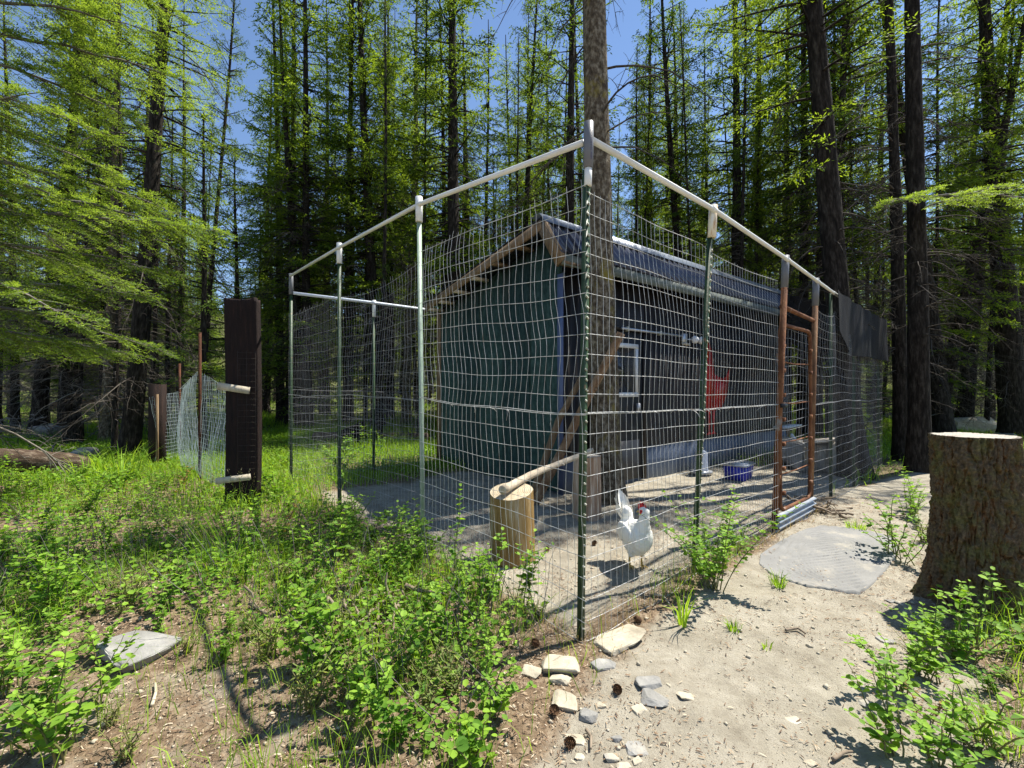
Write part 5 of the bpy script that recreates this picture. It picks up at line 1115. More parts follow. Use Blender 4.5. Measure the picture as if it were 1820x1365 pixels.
def netting(lab, pts, z0, z1, seed, dx=.06, dz=.06):
    pts = np.array(pts, float); t = thing('garden_netting', lab, 'netting', (pts[0][0], pts[0][1], 0), 0, 'old garden netting'); rg = rng(seed); _, cs_ = along(pts, [0]); L_ = cs_[-1]
    S_ = np.arange(0, L_, dx); n_ = 9; u = np.linspace(0, 1, n_); xy, _ = along(pts, S_); zt = np.interp(S_, [0, L_], z1)
    P = np.zeros((len(S_), n_, 3)); P[:, :, 0] = xy[:, :1]-pts[0][0]+.05*np.sin(u*3+seed)[None]; P[:, :, 1] = xy[:, 1:2]-pts[0][1]+.03*np.sin(u*5+S_[:, None]*4); P[:, :, 2] = z0+(zt[:, None]-z0)*u
    P[:, :, :2] += rg.normal(0, .006, P[:, :, :2].shape)
    V, Qn = tubes_batch(P, np.full(P.shape[:2], .0021), 3); obj('net_warp', mesh_np('net_warp', V, [Qn], [M_NET]), t, kind='stuff')
    hz = np.arange(z0+.03, max(z1), dz); ss = np.linspace(0, L_, 30); xy, _ = along(pts, ss); P2_ = np.zeros((len(hz), 30, 3)); f = (hz-z0)/(np.mean(z1)-z0)
    P2_[:, :, 0] = xy[None, :, 0]-pts[0][0]+.05*np.sin(f*3+seed)[:, None]; P2_[:, :, 1] = xy[None, :, 1]-pts[0][1]; P2_[:, :, 2] = np.minimum(hz[:, None], np.interp(ss, [0, L_], z1)[None])
    V, Qn = tubes_batch(P2_, np.full(P2_.shape[:2], .0014), 3); obj('net_weft', mesh_np('net_weft', V, [Qn], [M_NET]), t, kind='stuff')
netting('pale net curtain hanging between the two rusty stakes', [K1, (PX(335, 6.6), 6.6), (PX(322, 6.9), 6.9)], .12, (1.52, 1.28), 3, dx=.018)
netting('faint wire net from the dark timber post to the front rusty stake', [(Xk-.1, Yk+.1), K1], .1, (1.15, 1.5), 5, dx=.05)
netting('grey net wrapped on the squat wooden post at the far left', [(PX(272, 7.5), 7.5), (PX(296, 7.7), 7.7), (PX(318, 8.1), 8.1)], .1, (1.15, 1.25), 7, dx=.03)

# ================================================================== HEN
def hen():
    X, Y = PX(1128, 3.18), 3.18; t = thing('white_hen', 'white hen with red comb standing in the sun behind the wire', 'hen', (X, Y, gz1(X, Y)))
    fw = math.atan2(-.955, .30); t.rotation_euler = (0, 0, fw); t.scale = (1.0, 1.0, 1.10)
    parts = []
    def ell(c, r, M=None, n1=14, n2_=18):
        th = np.linspace(0, np.pi, n1); ph = np.arange(n2_)*2*np.pi/n2_
        P = np.array([[np.sin(a)*np.cos(b), np.sin(a)*np.sin(b), np.cos(a)] for a in th for b in ph])*r
        if M is not None: P = P @ np.array(M.to_3x3()).T
        q = [[i*n2_+j, (i+1)*n2_+j, (i+1)*n2_+(j+1) % n2_, i*n2_+(j+1) % n2_] for i in range(n1-1) for j in range(n2_)]
        return P+np.array(c), np.array(q)
    b = MB(); RX = lambda a: Matrix.Rotation(a, 3, 'Y')
    for c, r, a in [((.0, 0, .205), (.135, .085, .092), -.35), ((.075, 0, .205), (.082, .082, .096), 0), ((-.06, 0, .215), (.10, .075, .07), .55), ((.015, 0, .155), (.105, .082, .075), 0), ((-.10, 0, .29), (.05, .042, .075), 0),
                    ((.098, 0, .27), (.052, .052, .065), 0), ((.116, 0, .325), (.038, .036, .055), 0), ((.120, 0.004, .368), (.030, .030, .032), 0), ((.116, .020, .372), (.022, .024, .022), 0),
                    ((.02, .040, .112), (.030, .026, .045), 0), ((.02, -.040, .112), (.030, .026, .045), 0)]:
        P, q = ell(c, r, RX(a)); b.add(P, q)
    me = b.mesh('hen_raw', M_FEATHER); tmp = bpy.data.objects.new('tmp_hen', me); COL.objects.link(tmp)
    rm = tmp.modifiers.new('r', 'REMESH'); rm.mode = 'VOXEL'; rm.voxel_size = .006; sm = tmp.modifiers.new('s', 'SMOOTH'); sm.factor = .6; sm.iterations = 9
    dg = bpy.context.evaluated_depsgraph_get(); m2 = bpy.data.meshes.new_from_object(tmp.evaluated_get(dg)); bpy.data.objects.remove(tmp)
    m2.materials.clear(); m2.materials.append(M_FEATHER)
    co = np.empty(len(m2.vertices)*3, np.float32); m2.vertices.foreach_get('co', co); co = co.reshape(-1, 3)
    nr = np.empty(len(m2.vertices)*3, np.float32); m2.vertices.foreach_get('normal', nr); nr = nr.reshape(-1, 3)
    co = co+nr*(.0035*fbm(co*np.array([55, 90, 90]), 3, 5))[:, None]; m2.vertices.foreach_set('co', co.ravel())
    for p in m2.polygons: p.use_smooth = True
    m2.name = 'body'; obj('body', m2, t)
    def feather(base, tip, up, wd, name, parent, thick=.003, curl=.0, n=9):
        base = np.array(base, float); tip = np.array(tip, float); d = tip-base; L_ = np.linalg.norm(d); d = d/L_; s_ = unit(np.cross(d, np.array(up, float))); n_ = np.cross(s_, d)
        u = np.linspace(0, 1, n); wv = wd*np.sin(np.pi*np.clip(.12+.82*u, 0, 1))**.6; C = base+d*(L_*u)[:, None]+n_*(curl*L_*np.sin(np.pi*u))[:, None]
        V = np.vstack([np.vstack([C[k]-s_*wv[k]/2-n_*.002, C[k]+n_*thick, C[k]+s_*wv[k]/2-n_*.002]) for k in range(n)]); q = [[k*3+a, k*3+a+1, k*3+a+4, k*3+a+3] for k in range(n-1) for a in (0, 1)]
        V2 = V-n_*.002; return obj(name, mesh_np(name, np.vstack([V, V2]), [np.vstack([q, np.array(q)[:, ::-1]+len(V)])], [M_FEATHER], smooth=True), parent)
    tl = thing_child = bpy.data.objects.new('tail', None); COL.objects.link(tl); tl.parent = t
    for k, a in enumerate(np.linspace(-1, 1, 9)):
        feather((-.115, a*.012, .27), (-.185-.02*(1-abs(a)), a*.050, .452-.05*abs(a)), (-.6, a, .35), .044, 'tail_feather', tl, curl=.05)
    for k, a in enumerate(np.linspace(-1, 1, 7)):
        feather((-.09, a*.03, .27), (-.15, a*.062, .385-.03*abs(a)), (-.5, a*1.5, .3), .040, 'tail_feather', tl, curl=.06)
    for s_ in (1, -1):
        w_ = bpy.data.objects.new('wing', None); COL.objects.link(w_); w_.parent = t
        P, q = ell((0, 0, 0), (.095, .022, .055), Matrix.Rotation(.30, 3, 'Y')); wb = MB(); wb.add(P+np.array([.0, s_*.078, .225]), q); wb.build('wing_cover', M_FEATHER, w_, smooth=True)
        for k in range(5):
            f = k/4; feather((-.02, s_*.088, .225-.03*f), (-.115+.03*f, s_*(.074-.01*f), .205-.05*f), (0, s_, .2), .030, 'wing_feather', w_, curl=.04)
    # head furniture: head turned to the hen's left-back so the beak points left in the picture
    hc = np.array([.116, .026, .374]); hd_ = unit(np.array([-.42, -.90, -.10]))    # beak direction in hen space
    hd_ = unit(np.array([-.55, -.80, -.12])); sd_ = unit(np.cross(hd_, UP)); 
    P, q = ell((0, 0, 0), (.028, .024, .027)); M = np.stack([hd_, sd_, np.cross(sd_, hd_)], 1); hc = np.array([.108, -.004, .378])
    bm2 = MB(); bm2.add(P @ M.T+hc, q); hd_o = bm2.build('head', M_FEATHER, t, smooth=True)
    bk = MB(); bk.tube([hc+hd_*.020, hc+hd_*.034, hc+hd_*.046+np.array([0, 0, -.006])], [.0095, .006, .001], 8); bk.build('beak', M_FOOT, hd_o, smooth=True)
    cmb = MB(); upv = np.cross(sd_, hd_)
    prof = [(-.024, .018), (-.020, .046), (-.012, .034), (-.004, .060), (.004, .040), (.012, .062), (.019, .040), (.026, .046), (.030, .022), (.024, .010)]
    Mx = Matrix(((hd_[0], sd_[0], upv[0]), (hd_[1], sd_[1], upv[1]), (hd_[2], sd_[2], upv[2]))).to_4x4(); Mx.translation = Vector(hc)
    cmb.prism(prof, .008, Mx); cmb.build('comb', M_COMB, hd_o)
    for s_ in (1, -1):
        P, q = ell((0, 0, 0), (.007, .004, .015), n1=8, n2_=10); wt = MB(); wt.add(P @ M.T+hc+hd_*.022+sd_*s_*.008-upv*.024, q); wt.build('wattle', M_COMB, hd_o, smooth=True)
        P, q = ell((0, 0, 0), (.014, .004, .013), n1=8, n2_=10); wt = MB(); wt.add(P @ M.T+hc+hd_*.012+sd_*s_*.021, q); wt.build('face_patch', M_COMB, hd_o, smooth=True)
        P, q = ell((0, 0, 0), (.0042, .003, .0042), n1=8, n2_=10); wt = MB(); wt.add(P @ M.T+hc+hd_*.013+sd_*s_*.0245+upv*.004, q); wt.build('eye', M_EYE, hd_o, smooth=True)
    for s_, fx in ((1, .02), (-1, .0)):
        l = MB(); l.tube([(fx+.01, s_*.04, .10), (fx, s_*.041, .055), (fx+.004, s_*.041, .012)], [.0095, .0065, .0065], 8); lo = l.build('leg', M_FOOT, t, smooth=True)
        for a in (-.5, 0, .5): 
            tb_ = MB(); tb_.tube([(fx, s_*.041, .013), (fx+.028*math.cos(a), s_*.041+.028*math.sin(a), .013), (fx+.052*math.cos(a), s_*.041+.052*math.sin(a), .004)], [.0055, .0048, .0015], 6); tb_.build('toe', M_FOOT, lo)
        tb_ = MB(); tb_.tube([(fx, s_*.041, .013), (fx-.024, s_*.041, .005)], [.005, .0015], 6); tb_.build('toe', M_FOOT, lo)
hen()
# ================================================================== PLANTS
LEAFM = []
for k, (cup, wv) in enumerate(((.05, .85), (.10, .95), (.02, .75))):
    P = np.array([[0, 0, 0], [.22, .30*wv, cup], [.5, .42*wv, cup*1.2], [.8, .30*wv, cup*.6], [1, 0, -.04], [.8, -.30*wv, cup*.6], [.5, -.42*wv, cup*1.2], [.22, -.30*wv, cup], [.35, 0, -.02], [.7, 0, -.03]])
    Tt = np.array([[0, 8, 1], [1, 8, 2], [8, 9, 2], [2, 9, 3], [3, 9, 4], [0, 7, 8], [7, 6, 8], [8, 6, 9], [6, 5, 9], [5, 4, 9]])
    for tv in (.2, .5, .85): LEAFM.append(mesh_np('leaf', P, [Tt], [M_LEAF], smooth=True, tint=np.full(10, tv)))
def shrub_data(seed, nstem, H, spread, leaf=.027, side=.5, arch=.35):
    rg = rng(seed); P = []; Rr = []; lp = []; ld = []; lu = []; ll = []
    for s in range(nstem):
        az = rg.uniform(0, 6.283); h = H*rg.uniform(.6, 1.05); out_ = spread*rg.uniform(.3, 1.1); u = np.linspace(0, 1, 9)
        b0 = np.array([rg.normal(0, .02), rg.normal(0, .02), -.02]); dv = np.array([math.cos(az), math.sin(az), 0])
        C = b0+dv*(out_*u**1.35)[:, None]; C[:, 2] += h*(u-arch*.35*u**2.5); C += np.cumsum(rg.normal(0, .006, C.shape), 0); P.append(C); Rr.append(np.linspace(.0042, .0012, 9))
        lines = [(C, u, 1.0)]
        for q in range(int(side*h*14)):
            uu = rg.uniform(.25, .85); p = np.array([np.interp(uu, u, C[:, k]) for k in range(3)]); a2 = rg.uniform(0, 6.283); d2 = unit(np.array([math.cos(a2), math.sin(a2), rg.uniform(.2, .9)])); l2 = h*rg.uniform(.12, .32)
            w_ = np.linspace(0, 1, 9); S_ = p+d2*(l2*w_)[:, None]; S_[:, 2] -= .2*l2*w_**2; P.append(S_); Rr.append(np.linspace(.0022, .0009, 9)); lines.append((S_, w_, .85))
        for (Cc, uu_, sc_) in lines:
            Lc = np.linalg.norm(np.diff(Cc, axis=0), axis=1).sum(); m = max(3, int(Lc/.042)); v = np.linspace(.22 if sc_ == 1 else .12, 1, m)
            pts = np.stack([np.interp(v, uu_, Cc[:, k]) for k in range(3)], 1); tg = unit(np.gradient(Cc, axis=0)); tg = np.stack([np.interp(v, uu_, tg[:, k]) for k in range(3)], 1)
            for i_, (p, tt_) in enumerate(zip(pts, tg)):
                a0 = (i_ % 2)*1.57+rg.normal(0, .35)
                for sg in (0, math.pi):
                    rd_ = np.array([math.cos(a0+sg), math.sin(a0+sg), 0]); d = unit(rd_+tt_*.35+np.array([0, 0, rg.normal(.0, .18)]))
                    lp.append(p); ld.append(d); lu.append(unit(np.array([rg.normal(0, .28), rg.normal(0, .28), 1.]))); ll.append(leaf*sc_*rg.uniform(.6, 1.2)*(1.0-.45*v[i_]**3))
    return np.array(P), np.array(Rr), np.array(lp), np.array(ld), np.array(lu), np.array(ll), rg
SHRUB_DENS = 1
def shrub_meshes(seed, *a, wd=.9, mat=None, **k):
    mat = mat or M_LEAF
    P, Rr, lp, ld, lu, ll, rg = shrub_data(seed, *a, **k)
    V, Qs = tubes_batch(P, Rr, 4); stem = mesh_np('stem', V, [Qs], [M_STEM])
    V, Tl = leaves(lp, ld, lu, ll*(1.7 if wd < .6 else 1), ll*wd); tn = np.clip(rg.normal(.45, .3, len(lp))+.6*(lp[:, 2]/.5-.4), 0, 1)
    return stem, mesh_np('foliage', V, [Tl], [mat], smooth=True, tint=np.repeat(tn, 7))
def leafy_shrub(lab, X, Y, seed, nstem, H, spread, leaf=.027, side=.5, arch=.35, group='leafy shrubs whose leaves can be told apart', z=None):
    """plant whose leaves are parts of their own"""
    t = thing('snowberry_shrub', lab, 'shrub', (X, Y, gz1(X, Y) if z is None else z), 0, group)
    P, Rr, lp, ld, lu, ll, rg = shrub_data(seed, nstem, H, spread, leaf, side, arch)
    V, Qs = tubes_batch(P, Rr, 4); obj('stem', mesh_np('stem', V, [Qs], [M_STEM]), t)
    d, s_, n_ = frame(ld, lu); idx = np.arange(len(lp)); rg.shuffle(idx)
    for k in idx[:260]:
        o = bpy.data.objects.new('leaf', LEAFM[rg.integers(0, 9)]); COL.objects.link(o); o.parent = t; L_ = ll[k]
        o.matrix_basis = Matrix(((d[k][0]*L_, s_[k][0]*L_, n_[k][0]*L_, lp[k][0]), (d[k][1]*L_, s_[k][1]*L_, n_[k][1]*L_, lp[k][1]), (d[k][2]*L_, s_[k][2]*L_, n_[k][2]*L_, lp[k][2]), (0, 0, 0, 1)))
    if len(idx) > 260:
        r = idx[260:]; V, Tl = leaves(lp[r], ld[r], lu[r], ll[r], ll[r]*.9); obj('foliage', mesh_np('foliage', V, [Tl], [M_LEAF], smooth=True, tint=np.repeat(rg.random(len(r)), 7)), t, kind='stuff')
    return t
def at_ground(px_, py_): Y = GY(py_); return PX(px_, Y), Y
FEAT = [('tall single stemmed shrub rising in front of the left wire', 812, 1050, 1, 1, .72, .06, .036, .3), ('rounded shrub in front of the yellowish standing log', 930, 1085, 2, 5, .54, .28, .033, .5),
 ('bushy shrub on the outside of the wire right of the hen', 1272, 1052, 3, 12, .72, .46, .031, .6), ('shrub with long side shoots between the mat and the stump', 1612, 1005, 4, 5, .40, .34, .026, .5),
 ('arching shrub in front of the foot of the big stump', 1715, 1180, 5, 6, .42, .42, .029, .25), ('large leaved shrub cut by the lower left picture corner', 110, 1340, 6, 4, .46, .25, .036, .35),
 ('upright shrub at the right end of the front thicket', 748, 1190, 7, 4, .44, .16, .038, .35), ('dense shrub low in the middle of the front thicket', 640, 1250, 8, 7, .30, .30, .034, .5),
 ('shrub at the bottom edge left of the stones', 850, 1352, 9, 5, .26, .22, .034, .4), ('shrub in the lower right at the path edge', 1590, 1340, 10, 5, .36, .20, .033, .4),
 ('leafy shrub in the lower right corner under the stump', 1735, 1330, 11, 6, .34, .32, .030, .5), ('slim shrub right of the foot of the big stump', 1806, 1120, 12, 3, .42, .10, .032, .3),
 ('shrub with stacked leaves left of the left fence post', 722, 1030, 13, 6, .58, .22, .030, .5), ('tall wispy shrub before the far left corner of the pen', 520, 985, 15, 5, .62, .22, .028, .4), ('tall shrub in front of the middle left fence post', 610, 1000, 16, 6, .58, .26, .029, .5), ('upright shrub below the timber post', 455, 985, 17, 4, .55, .16, .028, .4), ('lone upright sprout above the big pale rock', 118, 1010, 18, 2, .50, .08, .03, .2), ('small shrub beside the path past the gate', 1618, 918, 14, 3, .42, .14, .034, .4)]
for (lab, px_, py_, sd_, ns, H, sp, lf, si) in FEAT:
    X, Y = at_ground(px_, py_); leafy_shrub(lab, X, Y, 700+sd_, ns, H, sp, lf*1.35, si)
SHP = [shrub_meshes(800+k, 5+k % 3, (.24, .30, .36, .44, .28, .34)[k], (.16, .2, .24, .2, .26, .18)[k], leaf=(.036, .040, .043, .040, .034, .044)[k], side=.55) for k in range(6)]
M_FORB = leafmat('narrow_leaf', (.13, .19, .05), (.36, .42, .12), trans=.4, rough=.65)
M_RUSSET = leafmat('russet_leaf', (.20, .10, .035), (.40, .30, .09), trans=.4, rough=.7)
SHP += [shrub_meshes(830, 9, .26, .12, leaf=.022, side=.3, wd=.45, mat=M_FORB), shrub_meshes(831, 12, .18, .16, leaf=.016, side=.8, wd=.5, mat=M_FORB), shrub_meshes(832, 4, .30, .2, leaf=.030, side=.4, mat=M_RUSSET), shrub_meshes(833, 3, .52, .14, leaf=.040, side=.35)]
def shrub(lab, X, Y, k, s, rz, group):
    t = thing('snowberry_shrub', lab, 'shrub', (X, Y, gz1(X, Y)), rz, group); t.scale = (s, s, s)
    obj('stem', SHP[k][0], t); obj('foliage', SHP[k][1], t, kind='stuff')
def scatter(polypx, n, seed, mind, lab, group, smin=.7, smax=1.15, dens=None, cols=None):
    poly = np.array([(PX(a, GY(b)), GY(b)) for a, b in polypx]); lo = poly.min(0); hi = poly.max(0); rg = rng(seed); pts = []; tr = 0
    while len(pts) < n and tr < n*60:
        tr += 1; p = lo+(hi-lo)*rg.random(2)
        if not inpoly(p[None], poly)[0]: continue
        if any((p[0]-a)**2+(p[1]-b)**2 < mind**2 for a, b in pts): continue
        pts.append((p[0], p[1]))
    cols = cols or [(-9999, 99999, '')]
    for c0_, c1_, ph in cols:
        ids = sorted([q for q in pts if c0_ <= 910+F*q[0]/q[1] < c1_], key=lambda q: q[1])
        for r, q in enumerate(ids): shrub(ORD[r]+' '+lab+(' '+ph if ph else ''), q[0], q[1], int(rg.choice(10, p=[.13, .13, .11, .11, .11, .11, .11, .10, .02, .07])), rg.uniform(smin*.8, smax*1.1), rg.uniform(0, 6.28), group)
    return len(pts)
TC = [(-9999, 130, 'at the left picture edge'), (130, 230, 'left of the big pale rock'), (230, 330, 'behind the big pale rock'), (330, 410, 'right behind the big pale rock'), (410, 480, 'below the timber post'), (480, 560, 'below the far left pen corner'), (560, 640, 'below the middle fence post'), (640, 720, 'left of the sage green post'), (720, 800, 'under the sage green post'), (800, 9999, 'before the standing log')]
G_T = 'low leafy shrubs of the front thicket'
scatter([(0, 965), (250, 945), (450, 940), (740, 950), (800, 1010), (900, 1040), (970, 1090), (930, 1150), (880, 1190), (760, 1230), (640, 1200), (520, 1150), (420, 1110), (300, 1100), (150, 1120), (0, 1150)], 68, 61, .16, 'low thicket shrub', G_T, cols=TC)
scatter([(430, 1130), (560, 1170), (700, 1200), (880, 1200), (900, 1260), (860, 1365), (620, 1300), (520, 1250), (430, 1190)], 28, 62, .14, 'low shrub in the lower thicket', 'low leafy shrubs of the lower thicket', .7, 1.1, cols=[(-9999, 560, 'at its left end'), (560, 720, 'in its middle'), (720, 9999, 'left of the stones')])
scatter([(90, 1110), (200, 1100), (420, 1110), (470, 1170), (400, 1230), (330, 1170), (200, 1190), (90, 1180)], 12, 69, .16, 'small shrub round the big pale rock', 'small shrubs round the pale rock', .45, .75)
scatter([(0, 1170), (60, 1190), (190, 1250), (240, 1365), (0, 1365)], 10, 63, .14, 'low leafy shrub in the lower left corner', 'low leafy shrubs of the lower left corner', .7, 1.0)
scatter([(1560, 1150), (1640, 1130), (1819, 1140), (1819, 1365), (1580, 1365), (1600, 1250)], 16, 64, .16, 'low shrub under the big stump', 'low leafy shrubs under the stump', .6, .95, cols=[(-9999, 1660, 'by the path'), (1660, 1740, 'in the middle'), (1740, 9999, 'at the right edge')])
scatter([(1560, 940), (1600, 910), (1650, 900), (1660, 1040), (1600, 1010)], 6, 65, .18, 'low leafy shrub close left of the big stump', 'low leafy shrubs left of the stump', .7, 1.1)
scatter([(0, 850), (380, 850), (480, 880), (700, 905), (700, 945), (400, 930), (0, 955)], 36, 66, .3, 'leafy shrub in the shaded strip', 'leafy shrubs of the shaded strip', .8, 1.3, cols=[(-9999, 150, 'at the left edge'), (150, 300, 'below the dark leaning trunk'), (300, 405, 'before the netting'), (405, 500, 'before the timber post'), (500, 9999, 'before the left fence')])
scatter([(1240, 985), (1330, 960), (1345, 985), (1250, 1050)], 5, 67, .16, 'leafy shrub against the outside of the wire before the gate', 'leafy shrubs against the wire', .7, 1.2)
scatter([(480, 800), (720, 790), (745, 840), (640, 850), (480, 850)], 22, 68, .35, 'leafy plant behind the left fence', 'leafy plants behind the left fence', .9, 1.4)

# ---- low ground cover (uncountable)
def cover(name, lab, cat, fn, n, seed, region, leaf=(.024, .042), hz=(.01, .10), mat=M_LEAF):
    rg = rng(seed); p = np.stack([rg.uniform(region[0], region[1], n*3), rg.uniform(region[2], region[3], n*3)], 1)
    w_ = fn(p[:, 0], p[:, 1]); p = p[rg.random(len(p)) < w_][:n]; m = len(p); z = gz(p[:, 0], p[:, 1])+rg.uniform(hz[0], hz[1], m)*(.5+.5*rg.random(m))
    a = rg.uniform(0, 6.283, m); d = np.stack([np.cos(a), np.sin(a), rg.normal(0, .3, m)], 1); L_ = rg.uniform(*leaf, m)
    V, Tl = leaves(np.column_stack([p, z]), d, unit(np.stack([rg.normal(0, .35, m), rg.normal(0, .35, m), np.ones(m)], 1)), L_, L_*.85)
    o = obj(name, mesh_np(name, V, [Tl], [mat], smooth=True, tint=np.repeat(rg.random(m), 7)), kind='stuff'); tag(o, lab, cat)
def vegmask(x, y):
    pmk = pathmask(x, y); return np.clip(1-pmk*1.5, 0, 1)
thick_poly = np.array([(PX(a, GY(b)), GY(b)) for a, b in [(-60, 935), (450, 930), (760, 960), (980, 1090), (930, 1170), (900, 1300), (840, 1365), (620, 1300), (430, 1130), (150, 1130), (-60, 1200)]])
cover('ground_cover', 'carpet of small round leaves filling the thicket floor', 'ground cover', lambda x, y: inpoly(np.column_stack([x, y]), thick_poly)*np.clip(.45+1.2*n2(x, y, 2.2, 77), 0, 1), 7500, 71, (-4.2, .4, 1.4, 4.4), hz=(.01, .16))
cover('ground_cover', 'leafy carpet in the grass beyond the timber post and pen', 'ground cover', lambda x, y: vegmask(x, y)*np.clip(.4+n2(x, y, .7, 78), 0, 1)*(y > 3.9), 26000, 72, (-11, 1.0, 3.9, 13), leaf=(.03, .055), hz=(.02, .20))
cover('ground_cover', 'leafy carpet on the right beyond the fence and stump', 'ground cover', lambda x, y: vegmask(x, y)*np.clip(.3+n2(x, y, .7, 79), 0, 1), 16000, 73, (1.7, 13, 2.2, 14), leaf=(.03, .05), hz=(.02, .16))
# ---- grass
def grass(name, lab, n, seed, region, Lr, Wr, fn, mat=M_GRASS, clump=.6, bend=(.15, .8)):
    rg = rng(seed); p = np.stack([rg.uniform(region[0], region[1], n*3), rg.uniform(region[2], region[3], n*3)], 1)
    p = p[rg.random(len(p)) < fn(p[:, 0], p[:, 1])][:n]; m = len(p)
    a = rg.uniform(0, 6.283, m); d = np.stack([np.cos(a), np.sin(a), 0*a], 1); L_ = rg.uniform(*Lr, m)*(.6+.6*np.clip(n2(p[:, 0], p[:, 1], 1.1, seed)+.5, 0, 1))
    V, Qg, Tg = blades(np.column_stack([p, gz(p[:, 0], p[:, 1])-.005]), d, L_, rg.uniform(*Wr, m), rg.uniform(*bend, m), rg)
    o = obj(name, mesh_np(name, V, [Qg, Tg], [mat], smooth=False, tint=np.repeat(np.clip(rg.normal(.5, .28, m), 0, 1), 5)), kind='stuff'); return tag(o, lab, 'grass')
gm = lambda sc, sd, b=.45, g=1.6: (lambda x, y: vegmask(x, y)*np.clip(b+g*n2(x, y, sc, sd), 0, 1))
grass('meadow_grass', 'bright meadow grass among the left trunks', 60000, 81, (-13, 0, 4.4, 17), (.12, .34), (.005, .011), gm(.5, 82))
grass('meadow_grass', 'bright meadow grass among the right trunks beyond the pen', 44000, 83, (2.0, 17, 5.5, 19), (.12, .34), (.006, .012), gm(.5, 84, .6))
grass('meadow_grass', 'far sunlit grass on the forest floor', 26000, 85, (-34, 34, 15, 40), (.2, .45), (.012, .028), gm(.3, 86, .5))
grass('meadow_grass', 'fine grass between the shrubs at the front', 15000, 87, (-3.8, 3.2, 1.3, 4.4), (.06, .26), (.002, .0045), lambda x, y: vegmask(x, y)*np.clip(.25+1.6*n2(x, y, 1.5, 88), 0, 1))
grass('dry_grass', 'dry straw coloured grass along the foot of the wire', 5200, 89, (-.9, 3.4, 2.0, 4.9), (.04, .14), (.0018, .0035), lambda x, y: np.clip(1-np.minimum(np.abs((x-.353)*.762+(y-2.29)*.674+.04), np.abs((x-.353)*-.668+(y-2.29)*.744+.04))/.12, 0, 1)*.8*(y > 2.1), mat=M_STRAW, bend=(.5, 1.4))
# tufts that stand alone
def tuft(lab, px_, py_, n, Lr, seed, mat=M_GRASS, spread=.04, W=(.003, .006), bend=(.2, .9), heads=0, name='grass_tuft', dirx=None):
    X, Y = at_ground(px_, py_); rg = rng(seed); a = rg.uniform(0, 6.283, n); r_ = spread*np.sqrt(rg.random(n)); p = np.stack([r_*np.cos(a), r_*np.sin(a), 0*a], 1)
    d = np.stack([np.cos(a), np.sin(a), 0*a], 1)
    if dirx is not None: d = unit(d*.4+np.array([dirx, -.2, 0]))
    L_ = rg.uniform(*Lr, n); bd_ = rg.uniform(*bend, n); V, Qg, Tg = blades(p, d, L_, rg.uniform(*W, n), bd_, rg)
    t = thing(name, lab, 'grass', (X, Y, gz1(X, Y)-.005), 0, 'grass tufts standing alone')
    obj('blade_set', mesh_np('blade_set', V, [Qg, Tg], [mat], tint=np.repeat(rg.random(n), 5)), t, kind='stuff')
    if heads:
        S_ = []; D_ = []
        for k in range(n):
            tip = p[k]+UP*L_[k]*(1-.35*bd_[k])+d[k]*L_[k]*bd_[k]; mid = p[k]+UP*L_[k]*.55+d[k]*L_[k]*bd_[k]*.3
            for q in range(heads):
                f = rg.uniform(.55, 1.0); S_.append(mid+(tip-mid)*f+rg.normal(0, .012, 3)); D_.append(unit((tip-mid)+rg.normal(0, .1, 3)))
        S_ = np.array(S_); V, Tl = leaves(S_, np.array(D_), unit(rg.normal(0, 1, S_.shape)), np.full(len(S_), .012), np.full(len(S_), .007)); obj('seed_head_set', mesh_np('seed_head_set', V, [Tl], [M_STRAW], tint=np.repeat(rg.random(len(S_)), 7)), t, kind='stuff')
tuft('arching tall grass with pale seed heads in front of the shaded strip', 400, 1000, 60, (.45, .75), 91, spread=.14, dirx=-.9, bend=(.6, 1.2), heads=16, W=(.002, .004))
tuft('two upright grass stalks with seed heads before the timber post', 428, 955, 6, (.5, .7), 92, spread=.05, bend=(.05, .2), heads=14, W=(.002, .004))
tuft('small green grass tuft at the lower left corner of the mat', 1383, 1045, 70, (.05, .13), 93)
tuft('small green grass tuft above the mat', 1522, 940, 90, (.05, .12), 94, spread=.07)
tuft('tiny green grass tuft in the sand below the right bush', 1305, 1122, 60, (.03, .075), 95, spread=.03)
tuft('broad bladed grass leaning left of the right bush', 1214, 1115, 14, (.14, .26), 96, W=(.008, .014), spread=.03)
tuft('tall broad grass in the sunny meadow at the left', 215, 855, 70, (.35, .7), 97, spread=.22, W=(.009, .016), bend=(.3, .9))
tuft('tall broad grass left of the old netting', 155, 850, 50, (.3, .6), 98, spread=.2, W=(.009, .016), bend=(.3, .9))
tuft('pale green bunch grass in the middle of the thicket', 400, 1040, 160, (.12, .3), 99, spread=.16, W=(.002, .004))
tuft('feathery green tuft low in the thicket centre', 520, 1085, 200, (.06, .16), 100, spread=.12, W=(.002, .0035))
tuft('feathery green tuft in the bottom right corner', 1800, 1320, 160, (.08, .2), 101, spread=.14, W=(.002, .004))
tuft('lone green weed sprouting in the middle of the path', 1362, 1152, 12, (.02, .05), 102, spread=.02, W=(.006, .010))
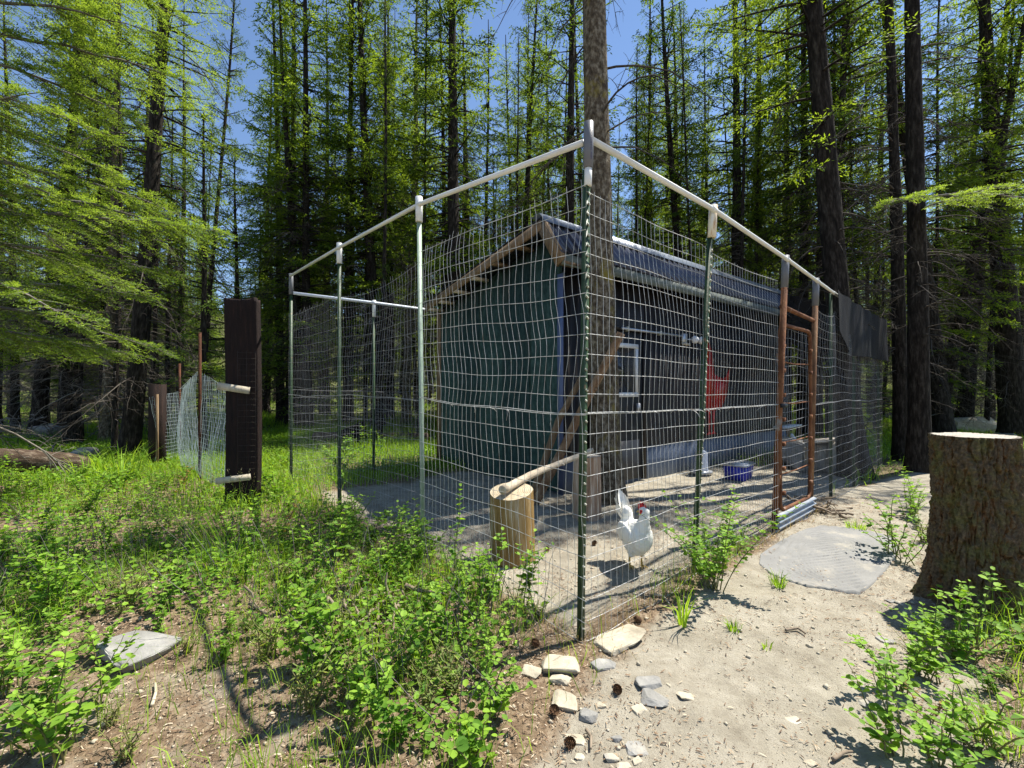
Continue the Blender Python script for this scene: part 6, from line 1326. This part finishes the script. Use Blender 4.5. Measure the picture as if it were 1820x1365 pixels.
# ---- litter: needles, chips, pebbles (uncountable)
def litter(n, seed):
    rg = rng(seed); x = rg.uniform(-3.4, 4.2, n*2); y = 1.2+4.2*rg.random(n*2)**1.6; pmk = pathmask(x, y); ed = np.clip(1.15-.75*pmk+1.1*n2(x, y, 2.4, 55), .06, 1); k = rg.random(n*2) < ed*.8
    x = x[k][:n]; y = y[k][:n]; m = len(x); a = rg.uniform(0, np.pi, m); L_ = (.004+.026*rg.random(m)**2.2)*(.6+.3*y/2); w_ = rg.uniform(.0007, .0022, m)
    d = np.stack([np.cos(a), np.sin(a), rg.normal(0, .25, m)], 1); d = unit(d); s_ = np.stack([-np.sin(a), np.cos(a), 0*a], 1); c = np.column_stack([x, y, gz(x, y)+.004+.004*rg.random(m)])
    V = np.stack([c-d*L_[:, None]/2-s_*w_[:, None], c-d*L_[:, None]/2+s_*w_[:, None], c+d*L_[:, None]/2+s_*w_[:, None], c+d*L_[:, None]/2-s_*w_[:, None], c+[0, 0, .003]], 1)
    b0 = (np.arange(m)*5)[:, None]; T_ = np.concatenate([b0+np.array([[0, 1, 4]]), b0+np.array([[1, 2, 4]]), b0+np.array([[2, 3, 4]]), b0+np.array([[3, 0, 4]])])
    m1, nt = newmat('needle_litter'); L = nt.links.new; o = N(nt, 'ShaderNodeOutputMaterial'); p = N(nt, 'ShaderNodeBsdfPrincipled'); L(p.outputs[0], o.inputs[0]); p.inputs['Roughness'].default_value = .9
    at = N(nt, 'ShaderNodeAttribute', attribute_name='tint'); c1 = ramp(nt, [(0, (.05, .03, .02)), (.45, (.17, .10, .055)), (.75, (.32, .23, .14)), (1, (.50, .43, .32))]); L(at.outputs['Fac'], c1.inputs['Fac']); L(c1.outputs[0], p.inputs['Base Color'])
    o = obj('needle_litter', mesh_np('needle_litter', V.reshape(-1, 3), [T_], [m1], tint=np.repeat(rg.random(m), 5)), kind='stuff'); tag(o, 'dry needles and bark chips strewn over the soil', 'litter')
    # pebbles
    n2_ = 2600; x = rg.uniform(-2.4, 3.6, n2_); y = 1.2+3.6*rg.random(n2_)**1.5; r_ = .003+.012*rg.random(n2_)**4; ico = np.array([[0, 0, .7], [1, 0, 0], [0, 1, 0], [-1, 0, 0], [0, -1, 0], [0, 0, -.7]]); f = np.array([[0, 1, 2], [0, 2, 3], [0, 3, 4], [0, 4, 1], [5, 2, 1], [5, 3, 2], [5, 4, 3], [5, 1, 4]])
    a = rg.uniform(0, 6.28, n2_); V = ico[None]*r_[:, None, None]*rg.uniform(.6, 1.4, (n2_, 6, 1)); V = np.stack([V[..., 0]*np.cos(a)[:, None]-V[..., 1]*np.sin(a)[:, None], V[..., 0]*np.sin(a)[:, None]+V[..., 1]*np.cos(a)[:, None], V[..., 2]], -1)+np.column_stack([x, y, gz(x, y)+r_*.25])[:, None]
    T_ = (f[None]+(np.arange(n2_)*6)[:, None, None]).reshape(-1, 3); o = obj('gravel', mesh_np('gravel', V.reshape(-1, 3), [T_], [M_STONE]), kind='stuff'); tag(o, 'small pebbles scattered on the sandy path', 'gravel')
litter(80000, 201)
# dry bare stems sticking up through the thicket
rg = rng(210); p_ = np.stack([rg.uniform(-4.0, .3, 1400), rg.uniform(1.5, 4.2, 1400)], 1); p_ = p_[inpoly(p_, thick_poly)][:420]; m = len(p_); u = np.linspace(0, 1, 6); hh = rg.uniform(.08, .42, m); a_ = rg.uniform(0, 6.28, m); o_ = rg.uniform(.1, .7, m)*hh
P = np.zeros((m, 6, 3)); P[:, :, 0] = p_[:, :1]+(np.cos(a_)*o_)[:, None]*u**1.4; P[:, :, 1] = p_[:, 1:]+(np.sin(a_)*o_)[:, None]*u**1.4; P[:, :, 2] = gz(p_[:, 0], p_[:, 1])[:, None]+hh[:, None]*u; P += rg.normal(0, .008, P.shape)*u[None, :, None]
V, Qs = tubes_batch(P, np.tile(np.linspace(.0028, .001, 6), (m, 1)), 3); tag(obj('dry_stems', mesh_np('dry_stems', V, [Qs], [M_DEADL]), kind='stuff'), 'dry bare stems poking up among the thicket leaves', 'dry stems')
